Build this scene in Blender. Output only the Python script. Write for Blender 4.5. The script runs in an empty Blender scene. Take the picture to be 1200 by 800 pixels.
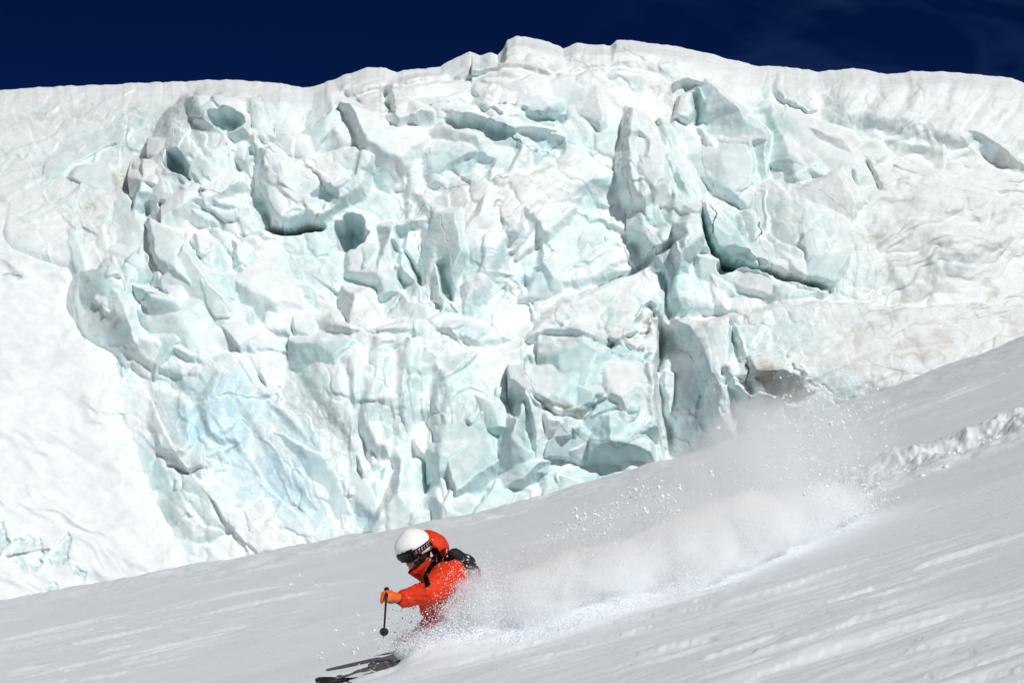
import bpy, bmesh, math, random
import numpy as np
from mathutils import Vector, Matrix, noise as mnoise

C = bpy.context.scene
LINK = C.collection.objects.link
R = math.radians

# ------------------------------------------------------------------ camera
F = 1200 * 100 / 36.0                       # focal length in photo pixels
cam_d = bpy.data.cameras.new('camera')
cam_d.lens = 100; cam_d.sensor_width = 36; cam_d.clip_end = 3000; cam_d.clip_start = 0.5
cam = bpy.data.objects.new('camera', cam_d); LINK(cam)
cam.location = (0, 0, 0); cam.rotation_euler = (R(90), 0, 0)
C.camera = cam

# ------------------------------------------------------------------ light
SUN = Vector((0.38, -0.58, 0.69)).normalized()      # towards the sun
sun_d = bpy.data.lights.new('sun', 'SUN'); sun_d.energy = 3.4; sun_d.angle = R(0.5)
sun_d.color = (1.0, 0.99, 0.97)
sun = bpy.data.objects.new('sun', sun_d); LINK(sun)
sun.rotation_euler = SUN.to_track_quat('Z', 'Y').to_euler()
w = bpy.data.worlds.new('World'); C.world = w; w.use_nodes = True
nt = w.node_tree; nt.nodes.clear()
sky = nt.nodes.new('ShaderNodeTexSky'); sky.sky_type = 'NISHITA'; sky.sun_disc = False
sky.sun_elevation = math.asin(SUN.z); sky.sun_rotation = math.atan2(SUN.x, SUN.y)
sky.altitude = 4000; sky.air_density = 0.25; sky.dust_density = 0.0; sky.ozone_density = 10.0
# high-altitude sky: deepen the blue (thin air, polarised), applies to everything the sky lights
gm = nt.nodes.new('ShaderNodeGamma'); gm.inputs[1].default_value = 1.0
bg = nt.nodes.new('ShaderNodeBackground'); bg.inputs[1].default_value = 0.06
wo = nt.nodes.new('ShaderNodeOutputWorld')
tint = nt.nodes.new('ShaderNodeMix'); tint.data_type = 'RGBA'; tint.blend_type = 'MULTIPLY'; tint.inputs['Factor'].default_value = 1
tint.inputs['B'].default_value = (.045, .125, .26, 1)
nt.links.new(sky.outputs[0], gm.inputs[0]); nt.links.new(gm.outputs[0], tint.inputs['A'])
# thin ice-crystal wisps high in the air
gc = nt.nodes.new('ShaderNodeTexCoord'); wn = nt.nodes.new('ShaderNodeTexNoise')
wm = nt.nodes.new('ShaderNodeMapping'); wm.inputs['Scale'].default_value = (14, 14, 40); wm.inputs['Rotation'].default_value = (0, R(25), 0)
wn.inputs['Scale'].default_value = 1; wn.inputs['Detail'].default_value = 7; wn.inputs['Distortion'].default_value = 1.2
nt.links.new(gc.outputs['Generated'], wm.inputs[0]); nt.links.new(wm.outputs[0], wn.inputs['Vector'])
wr = nt.nodes.new('ShaderNodeMapRange'); wr.inputs['From Min'].default_value = .46; wr.inputs['From Max'].default_value = .85
wr.inputs['To Max'].default_value = .5
nt.links.new(wn.outputs[0], wr.inputs['Value'])
wx = nt.nodes.new('ShaderNodeMix'); wx.data_type = 'RGBA'; wx.inputs['B'].default_value = (.5, 1.1, 2.6, 1)
sx = nt.nodes.new('ShaderNodeSeparateXYZ'); nt.links.new(gc.outputs['Generated'], sx.inputs[0])
wg = nt.nodes.new('ShaderNodeMapRange'); wg.inputs['From Min'].default_value = .02; wg.inputs['From Max'].default_value = .12; nt.links.new(sx.outputs[0], wg.inputs['Value'])
wmul = nt.nodes.new('ShaderNodeMath'); wmul.operation = 'MULTIPLY'; nt.links.new(wr.outputs[0], wmul.inputs[0]); nt.links.new(wg.outputs[0], wmul.inputs[1])
nt.links.new(wmul.outputs[0], wx.inputs['Factor']); nt.links.new(tint.outputs['Result'], wx.inputs['A'])
nt.links.new(wx.outputs['Result'], bg.inputs[0])
nt.links.new(bg.outputs[0], wo.inputs[0])
C.view_settings.view_transform = 'Standard'; C.view_settings.look = 'None'
C.view_settings.exposure = 0.0; C.view_settings.gamma = 1.0
C.view_settings.use_curve_mapping = False
C.render.engine = 'CYCLES'
C.cycles.use_denoising = True
C.cycles.max_bounces = 18; C.cycles.diffuse_bounces = 5; C.cycles.glossy_bounces = 3
C.cycles.transmission_bounces = 4; C.cycles.transparent_max_bounces = 8
C.cycles.volume_bounces = 16; C.cycles.volume_step_rate = 0.5; C.cycles.volume_max_steps = 400
C.cycles.sample_clamp_indirect = 4.0

# ------------------------------------------------------------------ numpy noise
_T = np.random.default_rng(12345).random((1024, 1024)).astype(np.float32)
def hsh(ix, iy, seed):
    return _T[(ix.astype(np.int32)+seed*37) & 1023, (iy.astype(np.int32)+seed*91) & 1023].astype(np.float64)
def perlin(x, y, seed=0):
    x0 = np.floor(x); y0 = np.floor(y); fx = x - x0; fy = y - y0
    sx = fx*fx*fx*(fx*(fx*6-15)+10); sy = fy*fy*fy*(fy*(fy*6-15)+10)
    def g(ix, iy, dx, dy):
        a = hsh(ix, iy, seed) * 6.2831853
        return np.cos(a)*dx + np.sin(a)*dy
    n00 = g(x0, y0, fx, fy); n10 = g(x0+1, y0, fx-1, fy)
    n01 = g(x0, y0+1, fx, fy-1); n11 = g(x0+1, y0+1, fx-1, fy-1)
    a = n00 + sx*(n10-n00); b = n01 + sx*(n11-n01)
    return (a + sy*(b-a)) * 1.4
def fbm(x, y, oct=4, seed=0, gain=.5, lac=2.03):
    s = np.zeros_like(x); a = 1.0
    for o in range(oct):
        s += a*perlin(x, y, seed+o*17); a *= gain; x = x*lac+3.1; y = y*lac+7.7
    return s
def ridged(x, y, oct=4, seed=0, gain=.5):
    s = np.zeros_like(x); a = 1.0
    for o in range(oct):
        s += a*(1-2*np.abs(perlin(x, y, seed+o*13))); a *= gain; x = x*2.07+1.3; y = y*2.07+5.1
    return s
def rot(u, v, deg):
    c, s = math.cos(R(deg)), math.sin(R(deg))
    return u*c + v*s, -u*s + v*c          # first output runs along direction deg (image: positive = down-right)
def facets(x, y, seed, sharp=10.0, grad=1.0, off=0.5):
    """broken-ice facets: each cell its own tilted plane, bevelled at the seams. x,y in cell units"""
    ix = np.floor(x); iy = np.floor(y)
    num = np.zeros_like(x); den = np.zeros_like(x) + 1e-12
    dmin = np.full_like(x, 9.0)
    cells = []
    for dx in (-1, 0, 1):
        for dy in (-1, 0, 1):
            cx = ix+dx; cy = iy+dy
            px = cx + hsh(cx, cy, seed); py = cy + hsh(cx, cy, seed+5)
            rx = x-px; ry = y-py; d2 = rx*rx+ry*ry
            dmin = np.minimum(dmin, d2); cells.append((cx, cy, rx, ry, d2))
    for cx, cy, rx, ry, d2 in cells:
        wgt = np.exp(-sharp*(d2-dmin))
        h = (hsh(cx, cy, seed+11)-.5)*off*2 + grad*((hsh(cx, cy, seed+21)-.5)*2*rx + (hsh(cx, cy, seed+31)-.5)*2*ry)
        num += wgt*h; den += wgt
    return num/den
def sstep(a, b, x):
    t = np.clip((x-a)/(b-a), 0, 1); return t*t*(3-2*t)

# ------------------------------------------------------------------ mesh helpers
def grid_mesh(name, P, mat, attrs=None, keep=None):
    """P: (rows, cols, 3) array -> one smooth mesh; attrs: name -> (rows, cols[,3])"""
    n, m = P.shape[:2]
    idx = np.arange(n*m).reshape(n, m)
    q = np.stack([idx[:-1, :-1], idx[1:, :-1], idx[1:, 1:], idx[:-1, 1:]], -1)
    if keep is not None:
        kf = keep[:-1, :-1] & keep[1:, :-1] & keep[1:, 1:] & keep[:-1, 1:]
        q = q[kf]
    q = q.reshape(-1, 4)
    co = P.reshape(-1, 3)
    if keep is not None:
        used = np.unique(q); remap = np.full(n*m, -1); remap[used] = np.arange(len(used))
        q = remap[q]; co = co[used]
    else:
        used = None
    me = bpy.data.meshes.new(name)
    me.vertices.add(len(co)); me.vertices.foreach_set('co', co.astype(np.float32).ravel())
    me.loops.add(q.size); me.loops.foreach_set('vertex_index', q.astype(np.int32).ravel())
    me.polygons.add(len(q)); me.polygons.foreach_set('loop_start', np.arange(0, q.size, 4, dtype=np.int32))
    me.polygons.foreach_set('loop_total', np.full(len(q), 4, dtype=np.int32))
    me.polygons.foreach_set('use_smooth', np.ones(len(q), dtype=bool))
    me.update(); me.validate()
    for k, a in (attrs or {}).items():
        a = a.reshape(n*m, -1)
        if used is not None: a = a[used]
        if a.shape[1] == 3:
            at = me.attributes.new(k, 'FLOAT_COLOR', 'POINT')
            at.data.foreach_set('color', np.concatenate([a, np.ones((len(a), 1))], 1).astype(np.float32).ravel())
        else:
            at = me.attributes.new(k, 'FLOAT', 'POINT')
            at.data.foreach_set('value', a.astype(np.float32).ravel())
    o = bpy.data.objects.new(name, me); LINK(o); me.materials.append(mat)
    return o
def soup_mesh(name, co, faces, mat, smooth=False):
    me = bpy.data.meshes.new(name)
    k = faces.shape[1]
    me.vertices.add(len(co)); me.vertices.foreach_set('co', co.astype(np.float32).ravel())
    me.loops.add(faces.size); me.loops.foreach_set('vertex_index', faces.astype(np.int32).ravel())
    me.polygons.add(len(faces)); me.polygons.foreach_set('loop_start', np.arange(0, faces.size, k, dtype=np.int32))
    me.polygons.foreach_set('loop_total', np.full(len(faces), k, dtype=np.int32))
    me.polygons.foreach_set('use_smooth', np.full(len(faces), smooth, dtype=bool))
    me.update()
    o = bpy.data.objects.new(name, me); LINK(o); me.materials.append(mat)
    return o
def tag(o, label=None, cat=None, group=None, kind=None):
    if label: o['label'] = label
    if cat: o['category'] = cat
    if group: o['group'] = group
    if kind: o['kind'] = kind
    return o

# ------------------------------------------------------------------ materials
def newmat(name):
    m = bpy.data.materials.new(name); m.use_nodes = True
    return m, m.node_tree, m.node_tree.nodes['Principled BSDF']
def plain(name, col, rough=.6, spec=.4, bump=0, bscale=60, sheen=0, metal=0, var=0.0):
    m, t, b = newmat(name)
    b.inputs['Base Color'].default_value = (*col, 1); b.inputs['Roughness'].default_value = rough
    b.inputs['Specular IOR Level'].default_value = spec; b.inputs['Metallic'].default_value = metal
    b.inputs['Sheen Weight'].default_value = sheen
    if bump or var:
        tc = t.nodes.new('ShaderNodeTexCoord'); n = t.nodes.new('ShaderNodeTexNoise')
        n.inputs['Scale'].default_value = bscale; n.inputs['Detail'].default_value = 5
        t.links.new(tc.outputs['Object'], n.inputs['Vector'])
    if bump:
        bp = t.nodes.new('ShaderNodeBump'); bp.inputs['Strength'].default_value = bump; bp.inputs['Distance'].default_value = .01
        t.links.new(n.outputs[0], bp.inputs['Height']); t.links.new(bp.outputs[0], b.inputs['Normal'])
    if var:
        mx = t.nodes.new('ShaderNodeMix'); mx.data_type = 'RGBA'
        mx.inputs['A'].default_value = tuple(c*(1-var) for c in col)+(1,)
        mx.inputs['B'].default_value = tuple(min(1, c*(1+var)) for c in col)+(1,)
        t.links.new(n.outputs[0], mx.inputs['Factor']); t.links.new(mx.outputs['Result'], b.inputs['Base Color'])
    return m
def ice_material():
    m, t, b = newmat('glacier_ice')
    N = t.nodes.new; L = t.links.new
    col = N('ShaderNodeAttribute'); col.attribute_name = 'albedo'
    ice = N('ShaderNodeAttribute'); ice.attribute_name = 'ice'
    tc = N('ShaderNodeTexCoord')
    n1 = N('ShaderNodeTexNoise'); n1.inputs['Scale'].default_value = 1.6; n1.inputs['Detail'].default_value = 9; n1.inputs['Roughness'].default_value = .62
    n2 = N('ShaderNodeTexVoronoi'); n2.inputs['Scale'].default_value = 2.2
    n3 = N('ShaderNodeTexNoise'); n3.inputs['Scale'].default_value = 14; n3.inputs['Detail'].default_value = 4
    for n in (n1, n2, n3): L(tc.outputs['Object'], n.inputs['Vector'])
    # fine colour variation of the ice itself (bubbly / clear)
    mp = N('ShaderNodeMapRange'); mp.inputs['From Min'].default_value = .35; mp.inputs['From Max'].default_value = .65
    mp.inputs['To Min'].default_value = .93; mp.inputs['To Max'].default_value = 1.04
    L(n1.outputs[0], mp.inputs['Value'])
    mul = N('ShaderNodeVectorMath'); mul.operation = 'SCALE'
    L(col.outputs['Color'], mul.inputs[0]); L(mp.outputs[0], mul.inputs['Scale'])
    L(mul.outputs[0], b.inputs['Base Color'])
    rr = N('ShaderNodeMapRange'); rr.inputs['To Min'].default_value = .6; rr.inputs['To Max'].default_value = .33
    L(ice.outputs['Fac'], rr.inputs['Value']); L(rr.outputs[0], b.inputs['Roughness'])
    sp = N('ShaderNodeMapRange'); sp.inputs['To Min'].default_value = .25; sp.inputs['To Max'].default_value = .42
    L(ice.outputs['Fac'], sp.inputs['Value']); L(sp.outputs[0], b.inputs['Specular IOR Level'])
    add = N('ShaderNodeMath'); add.operation = 'MULTIPLY_ADD'; add.inputs[1].default_value = .35
    L(n3.outputs[0], add.inputs[0]); L(n1.outputs[0], add.inputs[2])
    bp = N('ShaderNodeBump'); bp.inputs['Strength'].default_value = .55; bp.inputs['Distance'].default_value = .03
    L(add.outputs[0], bp.inputs['Height']); L(bp.outputs[0], b.inputs['Normal'])
    ss = N('ShaderNodeMath'); ss.operation = 'MULTIPLY'; ss.inputs[1].default_value = .6
    L(ice.outputs['Fac'], ss.inputs[0]); L(ss.outputs[0], b.inputs['Subsurface Weight'])
    b.inputs['Subsurface Radius'].default_value = (.35, .9, 1.0); b.inputs['Subsurface Scale'].default_value = .10
    return m
ICE = ice_material()
def snow_material(name='wind_packed_snow', dist=.006, sc=9):
    m, t, b = newmat(name)
    N = t.nodes.new; L = t.links.new
    b.inputs['Base Color'].default_value = (.83, .873, .92, 1); b.inputs['Roughness'].default_value = .55
    b.inputs['Specular IOR Level'].default_value = .25
    tc = N('ShaderNodeTexCoord'); mp = N('ShaderNodeMapping'); mp.inputs['Scale'].default_value = (.45, 1, 1); mp.inputs['Rotation'].default_value = (0, 0, R(-8))
    L(tc.outputs['Object'], mp.inputs[0])
    n1 = N('ShaderNodeTexNoise'); n1.inputs['Scale'].default_value = sc; n1.inputs['Detail'].default_value = 8; n1.inputs['Roughness'].default_value = .72
    n2 = N('ShaderNodeTexNoise'); n2.inputs['Scale'].default_value = 130; n2.inputs['Detail'].default_value = 2
    L(mp.outputs[0], n1.inputs['Vector']); L(tc.outputs['Object'], n2.inputs['Vector'])
    bp = N('ShaderNodeBump'); bp.inputs['Strength'].default_value = .7; bp.inputs['Distance'].default_value = dist
    b2 = N('ShaderNodeBump'); b2.inputs['Strength'].default_value = .8; b2.inputs['Distance'].default_value = .003
    L(n1.outputs[0], bp.inputs['Height']); L(n2.outputs[0], b2.inputs['Height']); L(bp.outputs[0], b2.inputs['Normal']); L(b2.outputs[0], b.inputs['Normal'])
    # glinting crystals
    vo = N('ShaderNodeTexVoronoi'); vo.inputs['Scale'].default_value = 90; L(tc.outputs['Object'], vo.inputs['Vector'])
    sp = N('ShaderNodeSeparateColor'); L(vo.outputs['Color'], sp.inputs[0])
    gt = N('ShaderNodeMath'); gt.operation = 'GREATER_THAN'; gt.inputs[1].default_value = .985; L(sp.outputs[0], gt.inputs[0])
    rr = N('ShaderNodeMapRange'); rr.inputs['To Min'].default_value = .6; rr.inputs['To Max'].default_value = .2; L(gt.outputs[0], rr.inputs['Value']); L(rr.outputs[0], b.inputs['Roughness'])
    return m
SNOW = snow_material()
# ------------------------------------------------------------------ the icefall
YW = 150.0; K = YW / F                       # wall distance; metres per photo pixel there
SKY = np.array([(-200,122),(0,106),(60,102),(150,98),(270,93),(330,98),(355,103),(380,98),(400,90),(430,79),(447,79),(465,85),(480,82),(515,78),(535,68),(550,61),(562,65),(575,62),(583,66),(590,58),(594,48),(605,43),(620,44),(645,50),(660,58),(675,51),(715,54),(722,47),(745,49),(800,56),(850,68),(880,76),(930,80),(960,84),(1000,80),(1040,88),(1070,84),(1110,85),(1150,88),(1185,92),(1200,98),(1230,110),(1400,125)], float)
CREST = np.array([(-200,735),(0,702),(200,662),(400,625),(560,592),(700,560),(790,535),(900,500),(1000,465),(1100,425),(1200,390),(1400,300)], float)
def poly_sd(u, v, pts):
    """signed distance, positive inside"""
    pts = np.asarray(pts, float); d = np.full(u.shape, 1e9); inside = np.zeros(u.shape, bool)
    for i in range(len(pts)):
        ax, ay = pts[i]; bx, by = pts[(i+1) % len(pts)]
        ex, ey = bx-ax, by-ay; L2 = ex*ex+ey*ey+1e-9
        t = np.clip(((u-ax)*ex+(v-ay)*ey)/L2, 0, 1)
        d = np.minimum(d, (u-ax-t*ex)**2+(v-ay-t*ey)**2)
        c = ((ay > v) != (by > v))
        xi = (bx-ax)*(v-ay)/((by-ay) if abs(by-ay) > 1e-9 else 1e-9)+ax
        inside ^= (c & (u < xi))
    d = np.sqrt(d); return np.where(inside, d, -d)
def line_sd(u, v, pts):
    """distance to a polyline, side (+1 = left of travel as seen in the photo), position 0..1 along it"""
    pts = np.asarray(pts, float); best = np.full(u.shape, 1e18); side = np.zeros(u.shape); pos = np.zeros(u.shape)
    seg = np.hypot(*(pts[1:]-pts[:-1]).T); tot = seg.sum(); acc = 0
    for i in range(len(pts)-1):
        ax, ay = pts[i]; bx, by = pts[i+1]; ex, ey = bx-ax, by-ay; L2 = ex*ex+ey*ey+1e-9
        t = np.clip(((u-ax)*ex+(v-ay)*ey)/L2, 0, 1)
        dd = (u-ax-t*ex)**2+(v-ay-t*ey)**2
        cr = -(ex*(v-ay)-ey*(u-ax))
        m = dd < best
        best = np.where(m, dd, best); side = np.where(m, np.sign(cr), side); pos = np.where(m, (acc+t*seg[i])/tot, pos)
        acc += seg[i]
    return np.sqrt(best), side, pos

# relief features in photo pixels. heights in metres, + = towards the viewer
# B block: polygon, lift, tilt_u, tilt_v (metres across 100 px), edge width px
# W fault: polyline, height on its left-hand side (walking along it), fall-off px
# G groove / R ridge: polyline, width px, depth m       E dome: cu, cv, ru, rv, angle, height (profile power)
B, W_, G, E = [], [], [], []
def blk(pts, lift, tu=0, tv=0, edge=8): B.append((pts, lift*.72, tu*.8, tv*.8, edge))
def fault(pts, h, fall=30, soft=3.0): W_.append((pts, h*.75, fall, soft))
def groove(pts, wd, dp): G.append((pts, wd, dp))
def dome(cu, cv, ru, rv, ang, h, pw=1.0): E.append((cu, cv, ru, rv, ang, h*.85, pw))

# --- broad form
dome(860,470,420,140,8,2.0)                 # foot of the right half bulges out
dome(960,310,130,110,25,3.2)                # big smooth bulge
dome(330,520,170,150,0,1.6)                 # pale blue face at the foot
dome(640,60,90,50,0,2.5); dome(430,100,60,40,0,1.2); dome(760,75,90,40,10,2.0)
dome(1080,130,160,60,0,2.2)
dome(1110,290,110,80,10,2.2)
# --- upper left: two round towers, hollows between them
dome(225,190,48,75,20,2.4,.6)
dome(258,130,32,32,0,1.6,.6)
dome(272,155,17,10,0,-3.0,.6)               # round pit
blk([(200,185),(213,187),(228,212),(226,222),(205,213),(194,200)],-4.5,0,0,4)
dome(240,236,4,3,0,-.8,.5); dome(175,250,5,6,0,-1.0,.5); dome(194,247,4,3,0,-.8,.5)
blk([(293,120),(305,112),(315,135),(322,165),(312,178),(298,165)],1.4,0,0,5)
blk([(302,178),(320,176),(345,190),(420,170),(445,190),(430,230),(375,262),(330,269),(314,255),(303,215)],2.6,.6,.8,9)   # overhanging tower
blk([(293,185),(303,180),(306,215),(314,240),(318,272),(312,268),(296,245),(292,215)],-1.8,0,0,4)
groove([(313,270),(345,273),(380,265)],3.2,4.0)
dome(382,240,16,11,-30,-1.6,.7); dome(413,274,15,17,0,-4.5,.6); dome(470,215,10,14,20,-.7)
dome(270,235,16,16,0,.7,.6)
blk([(215,230),(235,226),(262,240),(300,245),(315,280),(290,285),(250,270),(215,262)],1.6,.2,1.0,8)
# --- left broken slabs
blk([(118,310),(140,300),(165,318),(160,350),(130,375),(110,360)],1.2,-.8,.6,6)
blk([(170,300),(205,298),(222,340),(215,372),(188,362),(172,330)],1.2,-.7,.5,6)
blk([(228,278),(255,290),(275,330),(290,380),(262,372),(240,330)],1.6,-.9,.3,6)
blk([(272,285),(300,290),(330,340),(345,400),(318,392),(290,350)],1.2,-.8,.3,6)
blk([(180,370),(225,380),(262,410),(235,430),(200,415)],1.2,-.4,1.2,6)
fault([(222,290),(232,302),(236,312)],.9,12); groove([(186,350),(172,358)],2,.7)
dome(130,350,26,30,30,.9,.7); dome(190,420,45,16,20,.8,.6); dome(178,352,6,2,-20,-.7)
# --- centre-left spurs with the two blue-shaded recesses
blk([(466,165),(490,168),(500,225),(512,262),(528,330),(538,372),(520,378),(504,350),(494,300),(478,262),(470,215)],1.5,-.5,.8,7)
blk([(480,262),(505,255),(530,300),(537,370),(500,362),(497,315)],1.8,-.4,.3,6)
fault([(462,272),(474,300),(496,345),(498,368)],-3.0,34); blk([(462,292),(478,300),(496,325),(497,366),(482,362),(466,335)],-2.0,.8,0,4)
blk([(512,318),(524,315),(534,345),(536,372),(524,368)],-2.4,0,0,4)
blk([(405,275),(440,270),(466,300),(462,340),(440,338),(412,318)],1.0,.4,.3,10)
fault([(420,322),(445,335),(458,352)],.6,18)
groove([(472,352),(462,365),(452,375)],1.6,.5)
# --- snowy fan in the middle
blk([(490,235),(530,222),(600,215),(680,195),(715,210),(690,250),(640,270),(600,300),(575,350),(545,372),(535,340),(515,285),(500,255)],2.0,.2,.9,14)
groove([(640,245),(600,290),(570,360)],4,.5)
# --- upper middle: overhang band and the block under it
blk([(500,135),(560,128),(630,140),(660,168),(640,190),(610,178),(560,172),(530,158)],1.6,.2,1.4,10)
dome(560,158,38,9,15,-3.4,.6); dome(630,172,26,10,10,-1.6,.7)
blk([(500,180),(545,160),(600,165),(625,175),(620,205),(600,222),(540,230),(500,225)],1.8,.6,.6,9)
dome(550,203,26,10,-10,-.9,.7); dome(640,146,22,5,10,-1.4,.6); dome(648,142,10,4,0,-1.2)
fault([(612,172),(622,190),(610,220)],-.7,14)
dome(600,125,40,22,-10,1.4,.8); dome(455,135,7,26,-10,-1.2,.7); groove([(455,105),(450,120),(458,132),(448,142)],3.5,1.0)
groove([(400,118),(450,112),(520,98),(590,92),(660,96),(720,84),(780,92)],4,.6)
groove([(590,58),(586,72),(592,80)],4,1.0); dome(722,62,16,5,10,-1.0)
# --- sharp pinnacle right of centre
blk([(735,130),(752,138),(778,155),(800,185),(822,215),(835,262),(828,300),(790,330),(770,300),(748,270),(735,235),(727,205),(728,165)],4.2,-.3,.6,11)
fault([(735,130),(727,170),(724,215),(733,245),(742,262)],2.0,30)
dome(745,185,10,16,-10,-.8,.7); dome(770,255,14,26,20,-.9,.7); groove([(765,150),(775,200),(800,240)],5,.6)
blk([(790,115),(815,100),(825,120),(808,148),(790,140)],2.0,-1.5,0,4)
dome(800,108,16,8,-20,-1.6,.6); groove([(812,112),(820,148)],4,1.8)
blk([(820,140),(900,130),(910,172),(860,176),(825,160)],-1.2,0,-1.0,6)
blk([(820,150),(860,175),(880,185),(882,222),(858,240),(838,230),(822,200)],2.0,-.9,.3,6)
fault([(878,175),(882,200),(872,228)],-1.2,20)
blk([(860,232),(890,200),(915,190),(960,220),(985,262),(1030,330),(1010,370),(900,372),(870,300)],1.6,-.5,.4,14)
# --- blue ice under the fan, and the long dark crack on the right
blk([(600,270),(660,250),(700,268),(740,285),(745,300),(700,330),(650,345),(610,330)],.9,.3,.6,7)
dome(618,300,16,34,10,-1.3,.8); dome(700,235,24,16,-20,-.8,.7)
fault([(685,265),(700,260),(735,275),(742,290)],.8,14)
groove([(695,335),(740,320),(780,300),(795,295)],4,1.5)
groove([(822,252),(823,280),(835,305),(860,318),(890,330),(930,342),(965,352)],3.4,3.4)
blk([(822,250),(850,240),(880,262),(890,285),(878,300),(870,322),(838,308),(826,285)],1.4,-.6,.4,5)
blk([(800,255),(820,252),(828,300),(852,316),(850,372),(790,378),(783,330),(792,280)],2.0,.9,.3,8)
fault([(788,270),(784,320),(783,372)],2.2,24)
dome(852,322,12,9,0,-3.2,.6); dome(868,315,26,6,20,-1.2,.6)
blk([(850,330),(900,340),(960,355),(930,372),(880,378),(845,376)],1.2,0,.6,8)
# --- snow-topped block with the broken aqua face below
blk([(608,400),(640,370),(700,335),(770,298),(782,330),(776,400),(768,470),(775,520),(720,540),(660,520),(625,480),(612,440)],3.4,.2,.9,12)
blk([(614,404),(640,398),(680,405),(700,412),(755,420),(760,500),(730,530),(700,530),(650,490),(622,470)],-1.1,0,.9,5)
for pts,l,tu,tv in [([(640,425),(690,405),(720,430),(715,470),(690,490),(650,470)],1.1,-.6,.5),
                    ([(615,420),(640,425),(650,455),(632,450)],.7,-.9,.3),
                    ([(700,440),(735,450),(755,500),(720,520),(695,490)],1.0,.9,.4),
                    ([(655,500),(700,480),(720,520),(690,540),(660,530)],.8,.6,.6),
                    ([(690,408),(730,405),(758,425),(745,435),(700,428)],.9,.4,1.6),
                    ([(715,430),(755,430),(755,445),(725,450)],.8,.3,1.6)]:
    blk(pts,l,tu,tv,4)
groove([(620,480),(650,500),(680,505),(705,475)],3,.9); dome(755,385,8,18,10,-1.4,.6)
groove([(765,370),(775,400),(770,430),(775,470),(790,520)],5,1.5)
# --- the foot, centre: folded curtains, wedges
for x0, x1, x2, x3, y0, y1, wd, dp in ((440,428,425,432,400,560,5,.8),(452,447,450,455,430,640,3,.4),(463,466,458,462,405,600,7,1.0),(478,484,482,480,440,640,3,.5),
        (492,496,490,497,400,560,5,.6),(510,503,500,508,415,640,8,1.2),(520,512,512,520,470,600,3,.4),(405,415,430,432,440,560,4,.6)):
    groove([(x0,y0),(x1,y0+(y1-y0)*.35),(x2,y0+(y1-y0)*.7),(x3,y1)],wd*1.3,dp*.6)
blk([(505,470),(540,420),(600,410),(610,470),(640,560),(600,640),(520,650),(500,560)],1.8,.5,.4,12)
fault([(545,500),(560,515),(580,500),(600,470)],.9,16); fault([(540,540),(570,520),(598,480)],.7,20)
fault([(600,440),(618,500),(650,560),(655,600)],1.3,18); dome(612,500,9,40,-18,-1.2,.7)
blk([(655,545),(700,535),(760,505),(780,520),(790,560),(640,600)],1.8,.2,.6,5)
# --- shaded alcove and the slab leaning beside it
blk([(772,385),(800,395),(822,440),(838,500),(845,540),(775,545),(762,470)],-3.8,1.6,0,7)
blk([(785,378),(830,385),(862,400),(870,450),(880,520),(838,540),(826,480),(808,430),(790,405)],1.8,-2.2,.3,5)
blk([(850,390),(868,440),(890,500),(862,540),(845,470)],-2.6,1.0,0,6)
blk([(842,450),(870,432),(915,438),(935,455),(930,470),(905,488),(870,482),(850,470)],3.0,0,.2,6)   # overhanging lip
dome(897,470,38,11,10,-2.0,.8)
dome(900,350,180,26,6,-.5)
   # the ledge that carries snow
# --- right: flow-lined roof and dirty scallops
for x0 in (1010,1048,1092,1140,1180):
    groove([(x0+20,92),(x0+4,135),(x0-20,165)],9,.5)
fault([(960,150),(1010,150),(1080,165),(1150,180),(1200,195)],1.5,50,9)
groove([(1010,195),(1030,235)],3,1.0); dome(1060,190,44,14,10,-.5,.8); dome(1165,188,40,9,28,-.9,.7)
for pts in [[(990,260),(1050,250),(1100,270),(1160,255),(1200,262)],[(1010,300),(1070,290),(1120,310),(1200,295)],[(1080,345),(1130,320),(1160,300),(1200,290)],[(1050,360),(1090,335),(1130,290)]]:
    fault(pts,.9,34,12)
dome(1168,232,12,5,0,-.8); dome(1045,225,6,9,20,-.6)
# diagonal slabs at the foot, left
for pts,h in [([(300,455),(340,500),(400,570),(430,620)],1.0),([(285,480),(325,545),(372,606)],.8),([(345,430),(388,490),(432,550)],.7),([(395,395),(412,440),(432,500)],.7)]:
    fault(pts,h*.6,60,7)
blk([(255,440),(290,430),(320,460),(285,530),(250,520),(235,480)],.8,-.5,.5,8)
blk([(180,450),(225,470),(232,530),(200,545),(175,500)],.9,.2,.5,8)
groove([(195,548),(220,556),(245,552)],2.5,.7)
dome(235,600,40,30,0,1.1,.7); dome(238,625,12,14,0,-.6)
# snow ledge running down from the left
blk([(205,440),(240,430),(300,395),(312,385),(330,385),(300,410),(240,445),(215,455)],.8,0,1.6,12)
dome(430,385,60,16,8,1.2,.8); dome(500,372,40,16,-5,.9,.8)
blk([(510,395),(560,385),(605,395),(600,410),(540,412)],1.2,0,1.2,6)

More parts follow.
